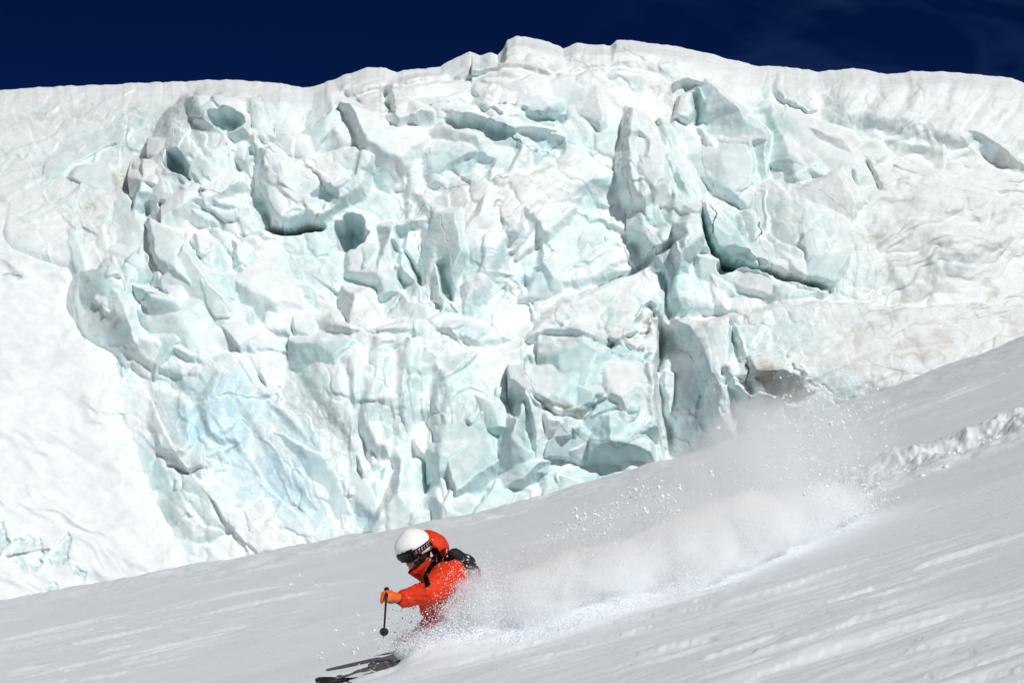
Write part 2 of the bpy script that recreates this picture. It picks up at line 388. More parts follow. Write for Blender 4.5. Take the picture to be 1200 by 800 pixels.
# texture zones: cu,cv,ru,rv | angle, stretch, cell px | facet amp, flow amp, lump amp
ZONES = [(110,180,170,75,-22,3.2,26,.28,.55,.20),(40,130,120,45,-10,4.0,18,.10,.25,.10),
 (200,330,110,80,55,1.8,24,.60,.35,.30),(310,520,110,100,52,3.4,60,.30,.35,.15),(340,330,80,80,40,1.4,40,.42,.25,.25),
 (465,500,60,110,88,4.0,20,.30,.60,.15),(570,520,70,90,-50,1.4,40,.70,.20,.20),(690,470,80,80,-20,1.2,26,1.15,.15,.20),
 (600,300,110,90,-38,2.2,34,.35,.50,.20),(420,200,110,60,20,1.3,38,.45,.30,.40),(560,110,170,45,-12,2.0,36,.30,.40,.40),
 (700,120,90,60,10,1.5,36,.35,.35,.35),(780,240,55,90,72,3.0,30,.40,.55,.15),(870,250,70,60,40,1.5,60,.35,.25,.10),
 (960,320,80,80,78,4.0,30,.10,.45,.10),(1080,130,150,50,125,3.5,34,.10,.50,.25),(1000,190,110,40,40,2.0,50,.35,.40,.15),
 (1110,290,110,80,-20,1.8,34,.22,.60,.55),(1020,420,200,50,-12,4.0,30,.10,.50,.20),(260,200,70,80,60,1.6,46,.28,.25,.30),
 (690,360,80,40,-15,3,40,.10,.3,.2),(810,470,50,60,75,3,34,.15,.3,.2),(700,570,90,40,-10,1.2,30,.6,.1,.2)]

def blocks(x, y, seed, rnd=.5):
    """jumbled rounded blocks with narrow clefts between"""
    ix = np.floor(x); iy = np.floor(y); f1 = np.full_like(x, 9.0); f2 = np.full_like(x, 9.0); hh = np.zeros_like(x)
    for dx in (-1, 0, 1):
        for dy in (-1, 0, 1):
            cx = ix+dx; cy = iy+dy; rx = x-cx-hsh(cx, cy, seed); ry = y-cy-hsh(cx, cy, seed+5); dd = rx*rx+ry*ry
            h = (hsh(cx, cy, seed+11)-.5)*1.2+((hsh(cx, cy, seed+21)-.5)*rx+(hsh(cx, cy, seed+31)-.5)*ry)*1.3
            m = dd < f1; f2 = np.where(m, f1, np.minimum(f2, dd)); hh = np.where(m, h, hh); f1 = np.where(m, dd, f1)
    e = np.sqrt(f2)-np.sqrt(f1)
    return hh*1.1*sstep(0, .10, e) - .12*(1-sstep(0, .25, e)) - rnd*f1
SHELF = [([(350,366),(390,376),(430,392),(470,388),(520,378),(570,388),(620,396)],2.6,12),
 ([(776,380),(850,382),(900,374),(960,368),(1020,372),(1200,366),(1330,360)],3.2,9),
 ([(485,240),(530,226),(600,218),(660,200),(715,190)],1.8,8),
 ([(100,300),(180,290),(240,276),(300,282),(330,300)],1.2,10),
 ([(190,462),(240,438),(300,404),(335,386)],1.6,8),
 ([(395,118),(450,112),(520,100),(590,94),(660,98),(720,86),(790,94)],1.5,10),
 ([(860,236),(900,196),(960,180),(1040,200),(1120,215),(1210,250)],1.1,22),
 ([(180,122),(235,120),(290,116),(350,120),(400,128)],1.4,12)]
def shelves(u, v):
    d = np.zeros_like(u)
    for pts, h, wd in SHELF:
        p = np.asarray(pts, float); lv = np.interp(u, p[:, 0], p[:, 1])
        ends = sstep(p[0, 0]-5, p[0, 0]+90, u+.3*(v-p[0, 1]))*(1-sstep(p[-1, 0]-90, p[-1, 0]+5, u+.3*(v-p[-1, 1])))
        d += h*ends*sstep(-wd, wd, v-lv)*(1-sstep(70, 170, v-lv))
    return d
def cellval(x, y, seed):
    ix = np.floor(x); iy = np.floor(y); f1 = np.full_like(x, 9.0); f2 = np.full_like(x, 9.0); hh = np.zeros_like(x)
    for dx in (-1, 0, 1):
        for dy in (-1, 0, 1):
            cx = ix+dx; cy = iy+dy; rx = x-cx-hsh(cx, cy, seed); ry = y-cy-hsh(cx, cy, seed+5); dd = rx*rx+ry*ry
            m = dd < f1; f2 = np.where(m, f1, np.minimum(f2, dd)); hh = np.where(m, hsh(cx, cy, seed+77), hh); f1 = np.where(m, dd, f1)
    return hh, np.sqrt(f2)-np.sqrt(f1)
def folds(u, v):
    a, b_ = rot(u+16*fbm(u/70, v/60, 3, 981), v+16*fbm(u/70, v/60, 3, 982), -22)
    return perlin(a/95, b_/24, 983)+.45*perlin(a/50, b_/11, 984)
_fl = {}
def flow_lines(u, v):
    key = u.shape
    if key in _fl: return _fl[key]
    tot = np.full_like(u, .05); acc = np.zeros_like(u)
    for i, (cu, cv, ru, rv, ang, st, cell, fa, fl, lu) in enumerate(ZONES):
        r2 = ((u-cu)/ru)**2+((v-cv)/rv)**2; m = r2 < 5.5
        if not m.any(): continue
        wt = np.exp(-1.1*r2[m]); a, b_ = rot(u[m], v[m], ang)
        q = 16*fbm(a/80, b_/50, 3, 700+i); s_ = 1.0+.5*st
        l = np.abs(perlin((a+q)/(cell*s_), (b_+q)/9.0, 720+i)); l2 = np.abs(perlin((a+q)/(cell*s_*.6), (b_+q)/4.2, 740+i))
        g = np.exp(-(l/.07)**2) + .6*np.exp(-(l2/.10)**2)
        acc[m] += wt*g*sstep(-.2, .5, fbm(a/70, b_/40, 2, 760+i))*(.35+fl); tot[m] += wt
    _fl[key] = np.clip(acc/tot, 0, 1.3); return _fl[key]
# cu, cv, ru, rv, count, size px, size px, bearing, stretch, lift
RUBBLE = [(205,330,110,85,70,7,28,55,1.6,.55),(670,480,110,80,90,7,28,-20,1.3,.60),(555,560,100,70,50,10,36,-50,1.6,.45),(330,400,110,40,34,8,30,45,1.8,.38),
 (400,180,130,70,50,9,34,20,1.3,.45),(590,125,170,50,60,7,28,-10,1.6,.50),(780,230,60,110,34,8,30,70,1.9,.5),(900,240,110,80,26,14,46,35,1.6,.35),(255,200,70,70,22,7,24,60,1.3,.4),
 (480,430,60,40,24,6,20,-10,1.5,.5),(320,560,120,70,8,20,60,52,2.2,.10),(110,190,130,60,50,6,20,-24,2.4,.35),(700,575,100,28,34,7,22,-10,1.3,.6),(880,335,80,24,16,8,22,10,1.5,.5),
 (450,300,60,60,24,9,30,-70,1.4,.45),(620,300,90,60,30,10,34,-40,1.6,.4),(1040,200,110,30,22,10,30,20,1.8,.35),(180,560,60,80,26,6,20,50,1.5,.45),(470,560,50,90,26,8,30,85,2.6,.35),(620,62,80,16,20,6,16,0,1.4,.4)]
CELL = {}
def relief(u, v, coarse=False):
    wu = u + 4*fbm(u/34, v/34, 2, 3) + .9*fbm(u/8, v/8, 2, 5)
    wv = v + 4*fbm(u/34, v/34, 2, 4) + .9*fbm(u/8, v/8, 2, 6)
    d = np.zeros_like(u)
    def win(pts, m):
        p = np.asarray(pts, float)
        return (wu > p[:, 0].min()-m) & (wu < p[:, 0].max()+m) & (wv > p[:, 1].min()-m) & (wv < p[:, 1].max()+m)
    def features(cuts):
        for cu, cv, ru, rv, ang, h, pw in E:
            if (h < 0) != cuts: continue
            mr = max(ru, rv)*1.6; m = win([(cu-mr, cv-mr), (cu+mr, cv+mr)], 0)
            if not m.any(): continue
            a, b_ = rot(wu[m]-cu, wv[m]-cv, ang); r2 = (a/ru)**2+(b_/rv)**2
            if h < -.8: r2 = r2*(1+.5*fbm(u[m]/max(ru, 12), v[m]/max(rv, 12), 2, 33))
            d[m] += h*(np.exp(-1.3*r2) if pw == 1.0 else (1-sstep(.25, 1.5, r2))**pw)
        for pts, lift, tu, tv, edge in B:
            if (lift < 0) != cuts: continue
            m = win(pts, edge*2)
            if not m.any(): continue
            p = np.asarray(pts, float); cu, cv = p.mean(0)
            sd = poly_sd(wu[m], wv[m], pts)
            pr = sstep(-edge*.5, edge, sd); pr = .8*pr + .2*sstep(0, edge*3.5, sd)
            d[m] += pr*(lift+(tu*(wu[m]-cu)+tv*(wv[m]-cv))/100)
        for pts, h, fall, soft in W_:
            if (h < 0) != cuts: continue
            m = win(pts, fall*2.6)
            if not m.any(): continue
            dist, side, pos = line_sd(wu[m], wv[m], pts)
            s = dist*side; prof = np.where(s > 0, np.exp(-(np.abs(s)/fall)**1.3), 1)*sstep(-soft, soft, s)
            endf = sstep(0, .12, pos)*(1-sstep(.88, 1, pos)); near = 1-sstep(fall*1.6, fall*2.6, dist)
            d[m] += h*prof*near*np.where((pos > 0) & (pos < 1), np.maximum(endf, 0), 0)
        for pts, wd, dp in G:
            if not cuts: continue
            m = win(pts, wd*4)
            if not m.any(): continue
            dist, side, pos = line_sd(wu[m], wv[m], pts)
            endf = sstep(0, .1, pos)*(1-sstep(.9, 1, pos))
            d[m] -= dp*np.exp(-(dist/wd)**2*1.2)*(.25+.75*endf)
    features(False)
    d -= .05*flow_lines(u, v)*(1+1.5*sstep(250, 190, u)*sstep(300, 250, v))
    d += shelves(wu, wv)
    fr = sstep(930, 1050, u)*sstep(120, 190, v)*(1-.7*sstep(372, 395, v))
    d += .55*fr*np.abs(folds(u, v))**.8
    # jumbled blocks: large everywhere but the smooth right side, small in the chaos on the left
    qx = 22*fbm(u/70, v/70, 2, 901); qy = 22*fbm(u/70, v/70, 2, 902); sx = 5*fbm(u/16, v/16, 2, 903); sy = 5*fbm(u/16, v/16, 2, 904)
    g1 = .35+.65*sstep(-.3, .3, fbm(u/130, v/110, 2, 905)); strat = 1-.75*sstep(250, 190, u)*sstep(300, 250, v); right = (sstep(1060, 860, u)*.75+.25)*strat; low = 1-.5*sstep(440, 520, v)
    bx, by = rot(u+qx+sx, v+qy+sy, 35)
    d += .62*g1*right*low*blocks(bx/74, by/52, 910)
    g2 = sstep(-.1, .4, fbm(u/80, v/80, 2, 906))*right
    bx, by = rot(u+qx*.6+sx, v+qy*.6+sy, 60)
    d += .24*g2*blocks(bx/34, by/24, 920)
    # zone textures
    CV = np.zeros_like(u); CE = np.ones_like(u); CW = np.zeros_like(u)
    tot = np.full_like(u, .15); acc = np.zeros_like(u)
    acc += .15*.4*facets(wu/30, wv/30, 77, 8)
    for i, (cu, cv, ru, rv, ang, st, cell, fa, fl, lu) in enumerate(ZONES):
        r2 = ((u-cu)/ru)**2+((v-cv)/rv)**2; m = r2 < 5.5
        if not m.any(): continue
        wt = np.exp(-1.1*r2[m])
        a, b_ = rot(u[m], v[m], ang); q = 10*fbm(a/90, b_/60, 2, 40+i)
        qq = 1.6*fbm(a/22, b_/16, 2, 60+i)
        x = (a+q+qq)/(cell*st**.6); y = (b_+q*.8+qq)/(cell/st**.4)
        t = fa*1.7*facets(x*.7, y*.7, 100+i, 45) + fa*.30*facets(x*1.7+3, y*1.7, 130+i, 40) + fa*.07*facets(x*4.2+3, y*4.2, 160+i, 25)
        t += fl*(.26*ridged(a/(cell*st*2.0), (b_+q*1.6)/(cell*1.1), 3, 200+i, .5))
        t += lu*.6*fbm(a/cell/1.3, b_/cell/1.3, 3, 230+i, .45)
        acc[m] += wt*t; tot[m] += wt
        if fa > .15:
            hv, he = cellval(x*1.7+3, y*1.7, 130+i); h2, he2 = cellval(x*.7, y*.7, 100+i)
            cv_ = (hv-.5)*.6+(h2-.5)*.7; top_ = wt > CW[m]
            sub = np.where(top_, cv_*min(1, fa*2.4), CV[m]); CV[m] = sub; CE[m] = np.where(top_, np.minimum(he, he2), CE[m]); CW[m] = np.where(top_, wt, CW[m])
    CELL[u.shape] = (CV, CE)
    d += acc/tot*.72
    # crumbly fine break-up everywhere, patchy
    pat = sstep(.1, .5, fbm(u/50, v/50, 2, 301))
    d += (.015+.06*pat)*facets(wu/9, wv/9, 303, 8) + .006*fbm(u/5, v/5, 2, 305)
    # tilted, sharp-edged broken blocks: each the front of a convex lump bounded by planes
    KW = .0475; r = np.random.default_rng(99)
    for cu0, cv0, ru, rv, n, s0, s1, ang, st, lift in RUBBLE:
        for k in range(int(n*.36)):
            cu = cu0+r.normal()*ru*.55; cv = cv0+r.normal()*rv*.55; sz = 1.3*(s0+(s1-s0)*r.random()**1.6)
            A = R(ang+r.normal()*14); el = st*(.7+.6*r.random()); npl = r.integers(4, 7); tint = r.random()-.5
            ph = r.random()*6.28; tops = [(r.normal()*.45, r.normal()*.40-.1, r.random()*.12*sz*KW) for _ in range(2+int(r.random() < .5))]
            lf = lift*(.35+.75*r.random())*sz*KW; rad = sz*math.sqrt(el)*1.5
            dists = .55+.5*r.random(npl); steep = .9+2.6*r.random(npl); jit = r.normal(size=npl)*.25
            m = (np.abs(u-cu) < rad) & (np.abs(v-cv) < rad)
            if m.sum() < 20: continue
            uu = u[m]+2.6*fbm(u[m]/22, v[m]/22, 2, 990)+.8*fbm(u[m]/5, v[m]/5, 1, 992); vv = v[m]+2.6*fbm(u[m]/22, v[m]/22, 2, 991)
            a = ((uu-cu)*math.cos(A)+(vv-cv)*math.sin(A))/math.sqrt(el)*KW; b_ = (-(uu-cu)*math.sin(A)+(vv-cv)*math.cos(A))*math.sqrt(el)*KW
            pl = [t0*a+t1*b_+lf-t2 for t0, t1, t2 in tops]
            for i in range(npl):
                th = ph+6.283*i/npl+jit[i]; pl.append(lf+steep[i]*(dists[i]*sz*KW-(a*math.cos(th)+b_*math.sin(th))))
            pl = np.array(pl); hb = -np.log(np.exp(-15*np.clip(pl-pl.min(0), 0, 5)).sum(0))/15+pl.min(0); pl = np.sort(pl, 0); cre = (pl[1]-pl[0])
            near = (np.abs(u[m]-cu) < sz*.5) & (np.abs(v[m]-cv) < sz*.5)
            d0 = np.median(d[m][near]) if near.any() else np.median(d[m])
            db = d0+hb/.72; old = d[m]; win_ = db > old
            d[m] = np.where(win_, db, old)
            CV[m] = np.where(win_, tint*.9, CV[m]); CE[m] = np.where(win_, cre*1.2, CE[m])
    features(True)
    d += .010*fbm(u/9, v/9, 3, 995)
    return d*.72

# ---- colour (albedo) patches: polygon or ellipse, softness px, strength
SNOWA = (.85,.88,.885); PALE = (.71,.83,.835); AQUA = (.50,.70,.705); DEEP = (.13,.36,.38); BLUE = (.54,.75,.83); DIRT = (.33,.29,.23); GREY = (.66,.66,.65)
PAT = []
def pe(cu, cv, ru, rv, ang, col, s=1.0): PAT.append(('e', (cu, cv, ru, rv, ang), col, s))
def pp(pts, col, s=1.0, soft=6): PAT.append(('p', pts, col, s, soft))
pe(110,190,130,45,-22,PALE,.8); pe(60,215,90,20,-15,AQUA,.35); pe(130,255,60,12,-30,AQUA,.4); pe(140,160,70,25,-20,AQUA,.3)
pe(165,205,40,14,-30,GREY,.7); pe(120,250,30,5,-40,DIRT,.4); pe(60,140,70,16,-5,GREY,.4); pe(55,123,25,5,5,AQUA,.6)
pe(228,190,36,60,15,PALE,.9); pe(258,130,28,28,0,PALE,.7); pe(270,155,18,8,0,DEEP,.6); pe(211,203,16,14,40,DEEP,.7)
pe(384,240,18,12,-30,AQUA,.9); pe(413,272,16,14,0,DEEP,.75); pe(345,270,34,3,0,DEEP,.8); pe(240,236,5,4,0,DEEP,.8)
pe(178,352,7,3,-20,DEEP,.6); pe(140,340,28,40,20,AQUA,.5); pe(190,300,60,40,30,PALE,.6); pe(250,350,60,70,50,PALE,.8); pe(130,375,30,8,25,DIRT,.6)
pe(200,410,50,12,15,AQUA,.5); pe(310,520,130,120,0,PALE,.95); pe(260,500,75,65,-30,BLUE,1); pe(320,570,50,60,45,BLUE,.9); pe(370,600,30,30,0,BLUE,.5)
pe(350,440,60,50,40,PALE,.9); pe(190,560,60,30,20,PALE,.6); pe(240,545,30,10,10,GREY,.5); pe(400,520,16,60,-30,GREY,.4)
pe(470,500,60,120,0,PALE,1); pe(475,470,8,50,0,AQUA,.6); pe(440,560,10,60,0,AQUA,.5); pe(500,560,8,60,-5,AQUA,.6); pe(430,620,20,30,0,BLUE,.6)
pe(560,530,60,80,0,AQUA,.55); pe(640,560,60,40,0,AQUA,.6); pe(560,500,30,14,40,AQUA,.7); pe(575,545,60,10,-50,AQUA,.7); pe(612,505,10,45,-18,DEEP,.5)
pp([(614,404),(680,405),(760,425),(775,510),(720,545),(650,520),(622,470)],AQUA,.95,5); pe(655,445,30,30,0,AQUA,.6); pe(740,490,25,25,0,AQUA,.8); pe(700,555,90,25,-8,AQUA,.8)
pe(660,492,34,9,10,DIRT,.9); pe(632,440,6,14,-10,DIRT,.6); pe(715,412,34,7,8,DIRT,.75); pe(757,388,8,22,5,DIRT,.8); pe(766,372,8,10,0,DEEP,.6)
pe(632,345,10,5,0,DIRT,.5); pe(708,362,10,5,10,AQUA,.9); pe(755,360,16,8,0,AQUA,.5); pe(585,252,4,4,0,DIRT,.8)
pe(625,315,26,40,10,AQUA,.9); pe(620,320,12,30,10,BLUE,.8); pe(680,290,60,35,-10,PALE,1); pe(670,275,40,20,0,AQUA,.35); pe(700,225,30,16,-20,AQUA,.7)
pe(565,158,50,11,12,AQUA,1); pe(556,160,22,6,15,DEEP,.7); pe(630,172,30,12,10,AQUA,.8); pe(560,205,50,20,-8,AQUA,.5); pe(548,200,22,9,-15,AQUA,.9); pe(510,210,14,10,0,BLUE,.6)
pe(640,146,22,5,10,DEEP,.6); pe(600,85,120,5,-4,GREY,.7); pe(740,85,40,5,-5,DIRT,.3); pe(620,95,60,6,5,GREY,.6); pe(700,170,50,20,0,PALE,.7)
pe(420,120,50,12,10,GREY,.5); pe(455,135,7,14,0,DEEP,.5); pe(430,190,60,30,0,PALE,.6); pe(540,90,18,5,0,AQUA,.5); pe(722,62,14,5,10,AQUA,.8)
pe(440,240,30,60,0,PALE,.9); pe(485,310,24,50,-10,PALE,1); pe(400,370,50,14,12,GREY,.5); pe(350,300,50,40,0,PALE,.8)
pe(780,230,50,90,-10,PALE,.75); pe(748,185,12,20,0,AQUA,.7); pe(770,265,18,26,20,AQUA,.8); pe(765,220,20,50,-20,GREY,.4)
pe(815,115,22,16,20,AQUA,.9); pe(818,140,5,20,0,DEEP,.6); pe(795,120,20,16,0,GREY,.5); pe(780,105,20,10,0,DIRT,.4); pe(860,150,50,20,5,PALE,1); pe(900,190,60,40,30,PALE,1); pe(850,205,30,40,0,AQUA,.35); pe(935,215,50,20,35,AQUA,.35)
pe(800,320,14,60,0,PALE,1); pe(855,280,30,36,0,PALE,1); pe(862,295,14,12,40,AQUA,.9); pe(960,310,70,70,0,PALE,.75); pe(990,330,18,50,-5,AQUA,.3)
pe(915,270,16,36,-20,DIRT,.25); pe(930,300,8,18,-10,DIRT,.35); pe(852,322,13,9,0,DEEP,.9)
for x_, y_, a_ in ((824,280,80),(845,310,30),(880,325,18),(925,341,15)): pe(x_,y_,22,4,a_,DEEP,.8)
pe(900,350,60,14,8,PALE,.9)
pe(780,500,14,60,0,PALE,.9); pe(800,460,34,70,-15,(.50,.62,.68),.8); pe(840,440,24,60,-15,PALE,.9); pe(870,520,14,40,0,AQUA,.3)  # the blue-grey ellipse paints the alcove's shade into the ice colour
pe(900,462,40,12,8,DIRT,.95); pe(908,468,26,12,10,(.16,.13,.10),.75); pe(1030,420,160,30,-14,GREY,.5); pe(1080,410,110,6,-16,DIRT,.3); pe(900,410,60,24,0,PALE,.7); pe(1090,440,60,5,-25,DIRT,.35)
pe(940,165,30,8,10,AQUA,.5); pe(1060,185,50,10,10,AQUA,.6); pe(1170,190,40,9,28,BLUE,1); pe(1035,205,30,30,10,PALE,.8); pe(1180,215,40,20,0,PALE,.8)
pe(1100,340,90,14,-25,DIRT,.30); pe(1150,350,60,14,-10,DIRT,.35); pe(1110,290,60,5,-40,DIRT,.25); pe(1090,240,90,20,0,GREY,.5); pe(1180,300,50,8,-10,DIRT,.35); pe(1090,290,110,70,0,GREY,.35)
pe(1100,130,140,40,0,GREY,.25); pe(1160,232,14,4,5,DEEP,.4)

for q in ((560,290,50,60,-30),(640,240,70,22,-25),(520,250,40,14,0),(690,372,75,32,-12),(255,420,50,10,-30),(430,392,60,14,8),(560,392,40,8,-5),(870,374,90,6,-3),(580,115,110,24,-5),(430,100,60,24,-10),(480,205,30,10,0),(230,270,60,20,10),(600,205,40,10,-10),(350,215,40,40,0)):
    PAT.insert(0, ('e', q, SNOWA, .9))
for q in ((1090,345,100,10,-28,DIRT,.35),(1060,375,70,8,-8,DIRT,.25),(1150,270,50,5,-25,DIRT,.3),(1040,400,120,5,-8,DIRT,.3),(150,212,60,9,-38,DIRT,.35),(105,245,30,9,-45,DIRT,.4),(400,375,60,7,12,DIRT,.25),(620,92,60,4,5,DIRT,.3),(760,110,30,6,20,DIRT,.3),(425,118,50,7,15,DIRT,.3),(540,250,30,10,30,DIRT,.2),(300,600,60,8,20,DIRT,.2),
  (230,330,60,40,40,AQUA,.3),(360,330,60,40,0,AQUA,.3),(440,200,30,40,0,AQUA,.3),(700,160,60,20,0,AQUA,.35),(850,270,50,40,0,AQUA,.3),(900,150,50,16,5,AQUA,.6),(1000,210,50,24,20,AQUA,.35),(860,350,60,14,5,AQUA,.35),(340,560,40,60,45,BLUE,.8),(560,480,60,50,0,AQUA,.3),(540,190,40,14,-10,AQUA,.4)):
    pe(*q)
def albedo(u, v, d, slope_up, conc):
    wu = u + 9*fbm(u/30, v/30, 3, 401) + 3.5*fbm(u/9, v/9, 3, 403)
    wv = v + 9*fbm(u/30, v/30, 3, 402) + 3.5*fbm(u/9, v/9, 3, 404)
    col = np.zeros(u.shape+(3,)); col[:] = SNOWA
    fl = flow_lines(u, v)
    ice = np.zeros_like(u)
    def mix(m, w, c):
        col[m] = col[m]*(1-w[:, None]) + np.array(c)*w[:, None]
    allm = np.ones(u.shape, bool)
    # ice shows where steep and swept, in streaky patches
    n = fbm(wu/55, wv/40, 4, 410); w0 = (.12+.60*sstep(-.3, .45, n+.9*(.5-slope_up)))*sstep(75, 150, v+18*n)
    mix(allm, w0.ravel(), PALE); ice = np.maximum(ice, w0)
    w1 = sstep(.2, .9, fbm(wu/36, wv/30, 4, 415)+.8*(.4-slope_up))*.35
    mix(allm, w1.ravel(), AQUA); ice = np.maximum(ice, w1)
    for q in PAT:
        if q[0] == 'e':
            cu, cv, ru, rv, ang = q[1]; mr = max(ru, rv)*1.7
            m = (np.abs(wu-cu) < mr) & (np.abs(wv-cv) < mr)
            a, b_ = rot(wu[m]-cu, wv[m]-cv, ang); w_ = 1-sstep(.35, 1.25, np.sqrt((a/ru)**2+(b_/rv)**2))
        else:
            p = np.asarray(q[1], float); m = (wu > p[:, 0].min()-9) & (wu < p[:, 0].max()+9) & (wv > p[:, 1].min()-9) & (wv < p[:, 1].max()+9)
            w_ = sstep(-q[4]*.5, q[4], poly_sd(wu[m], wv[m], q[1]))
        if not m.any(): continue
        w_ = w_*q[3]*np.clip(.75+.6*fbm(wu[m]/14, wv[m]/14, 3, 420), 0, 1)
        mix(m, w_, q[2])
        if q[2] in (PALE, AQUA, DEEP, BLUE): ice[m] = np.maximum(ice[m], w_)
    # every broken piece has its own clarity: bubbly white to clear aqua, with pale bruised edges
    cv_, ce = CELL[u.shape]; grain = fbm(u/7, v/7, 3, 450)
    wq = np.clip(sstep(.05, .42, cv_+.10*grain)*.65, 0, 1)*sstep(85, 150, v)*(.45+.55*sstep(180, 400, v))*(1-.5*sstep(840, 960, u)); mix(allm, wq.ravel(), AQUA); ice = np.maximum(ice, wq)
    mix(allm, (np.clip(sstep(.05, .42, -cv_+.10*grain)*.75, 0, 1)).ravel(), SNOWA)
    ed = np.exp(-(ce/.035)**2)*sstep(-.2, .4, fbm(u/25, v/25, 2, 452)); mix(allm, (ed*.6).ravel(), SNOWA)
    # blue-green veins
    vn = np.exp(-(fbm(wu/60, wv/36, 4, 455, .6)/.03)**2)*sstep(.0, .5, fbm(u/90, v/90, 2, 456)); mix(allm, (vn*.5).ravel(), (.36, .60, .60))
    fr = sstep(930, 1050, u)*sstep(120, 190, v); fo = folds(u, v)
    mix(allm, (fr*.75).ravel(), (.74, .78, .775)); mix(allm, (fr*sstep(.22, .02, np.abs(fo))*sstep(-.3, .4, fbm(u/60, v/40, 2, 458)+(v-270)/300)*.48).ravel(), (.45, .41, .36))
    mix(allm, (fl*.26).ravel(), (.52, .53, .52))
    # dirty silt lines, thin
    sl = np.exp(-(fbm(wu/50, wv/22, 3, 431)/.035)**2)*sstep(.1, .6, fbm(u/120, v/90, 2, 433)+.1)
    mix(allm, (sl*.35).ravel(), (.45, .42, .38))
    # snow settled on the flatter shelves
    sn = sstep(.62, .95, slope_up + .06*fbm(wu/14, wv/14, 2, 440))*.9
    mix(allm, sn.ravel(), SNOWA); ice *= (1-sn)
    ice = ice*(1-.85*sstep(930, 1040, u))
    return col, np.clip(ice, 0, 1)

APRON = [(-1200,200),(-20,204),(10,215),(30,232),(24,268),(60,280),(90,290),(116,310),(104,352),(112,382),(148,404),(153,450),(168,500),(178,545),(202,592),(236,655),(262,720),(262,800),(-1200,800)]
def base_y(u, v):
    h = (690-v)
    y = YW + .030*h + .00003*np.clip(300-v, 0, 400)**2
    y += .026*np.clip(330-u, 0, 450)*sstep(330, 120, v)        # upper left lies back
    y -= 3.0*sstep(700, 1200, u)*sstep(250, 480, v)
    return y

def normals_of(P):
    du = np.gradient(P, axis=1); dv = np.gradient(P, axis=0)
    n = np.cross(du, dv); n /= np.linalg.norm(n, axis=2, keepdims=True)+1e-9
    n[n[:, :, 1] > 0] *= -1
    return n

SERACS = [
 ('rounded pale blue ice tower with a dark hollow on its left side', [(190,188),(202,182),(212,160),(228,148),(250,158),(266,172),(275,200),(278,225),(262,238),(240,232),(228,226),(215,222),(200,210)], 'tower'),
 ('small round-topped ice knob with a green pit in it, touching the skyline snow', [(232,120),(250,116),(280,120),(292,130),(293,150),(282,168),(262,166),(245,156),(233,146)], 'tower'),
 ('narrow upright ice pillar standing beside the green pit', [(293,120),(305,110),(316,130),(324,165),(314,178),(299,168)], 'pillar'),
 ('broad ice block overhanging a thin dark green slot', [(303,180),(322,172),(345,188),(372,196),(384,225),(380,256),(372,263),(330,270),(316,256),(304,215)], 'block'),
 ('tall ice spur between two blue-shaded recesses', [(480,262),(500,244),(516,262),(528,300),(538,370),(520,376),(500,366),(497,315)], 'spur'),
 ('long wedge of aqua ice roofing a green cavity high on the face', [(500,133),(560,126),(632,140),(662,168),(640,188),(612,178),(575,165),(530,156)], 'wedge'),
 ('squared ice block with an aqua hollow in its front, under the long aqua wedge', [(500,182),(545,162),(600,167),(622,177),(618,205),(600,222),(540,230),(500,225)], 'block'),
 ('sharp leaning ice pinnacle with a narrow dark shadow along its left edge', [(735,130),(752,138),(778,155),(800,185),(822,215),(835,262),(828,300),(790,330),(770,300),(748,270),(735,235),(727,205),(728,165)], 'pinnacle'),
 ('small tilted grey ice flake wedged in the notch above the pinnacle', [(790,115),(815,100),(825,120),(808,148),(790,140)], 'flake'),
 ('pale ice boulder between the pinnacle and the smooth bulge', [(820,152),(860,175),(880,185),(882,222),(858,240),(838,230),(822,200)], 'boulder'),
 ('ice block edged by the long dark crack on both its left and lower sides', [(823,252),(850,240),(878,262),(888,285),(878,300),(870,318),(840,306),(828,285)], 'block'),
 ('large square block with a white snow cap and broken aqua ice below', [(608,404),(640,372),(700,337),(768,300),(780,330),(774,400),(766,470),(772,515),(720,538),(660,520),(625,480),(612,440)], 'capped block'),
 ('thin ice slab leaning beside the deep blue-shaded alcove', [(785,380),(830,386),(860,402),(868,450),(876,515),(840,538),(828,480),(810,430),(790,405)], 'slab'),
 ('rounded ice lip stained dark brown underneath, jutting out over the slope', [(842,450),(870,432),(915,438),(935,455),(930,470),(905,488),(870,482),(850,470)], 'lip'),
 ('smooth round bulge of white ice with fine vertical flutes, right of the dark crack', [(880,240),(900,215),(930,225),(975,255),(1010,300),(1022,345),(1005,366),(965,350),(900,330),(884,300)], 'bulge'),
]
def shell_mesh(name, P, D, mask, mat, attrs):
    """closed solid: the masked part of the grid as its front, the same outline 2.5 m deeper as its back"""
    o = grid_mesh(name, P, mat, attrs, keep=mask)
    bm = bmesh.new(); bm.from_mesh(o.data)
    be = [e for e in bm.edges if e.is_boundary]
    r = bmesh.ops.extrude_edge_only(bm, edges=be)
    nv = [x for x in r['geom'] if isinstance(x, bmesh.types.BMVert)]
    for x in nv: x.co.y += D
    for f in bm.faces: f.smooth = True
    bm.to_mesh(o.data); bm.free()
    return o
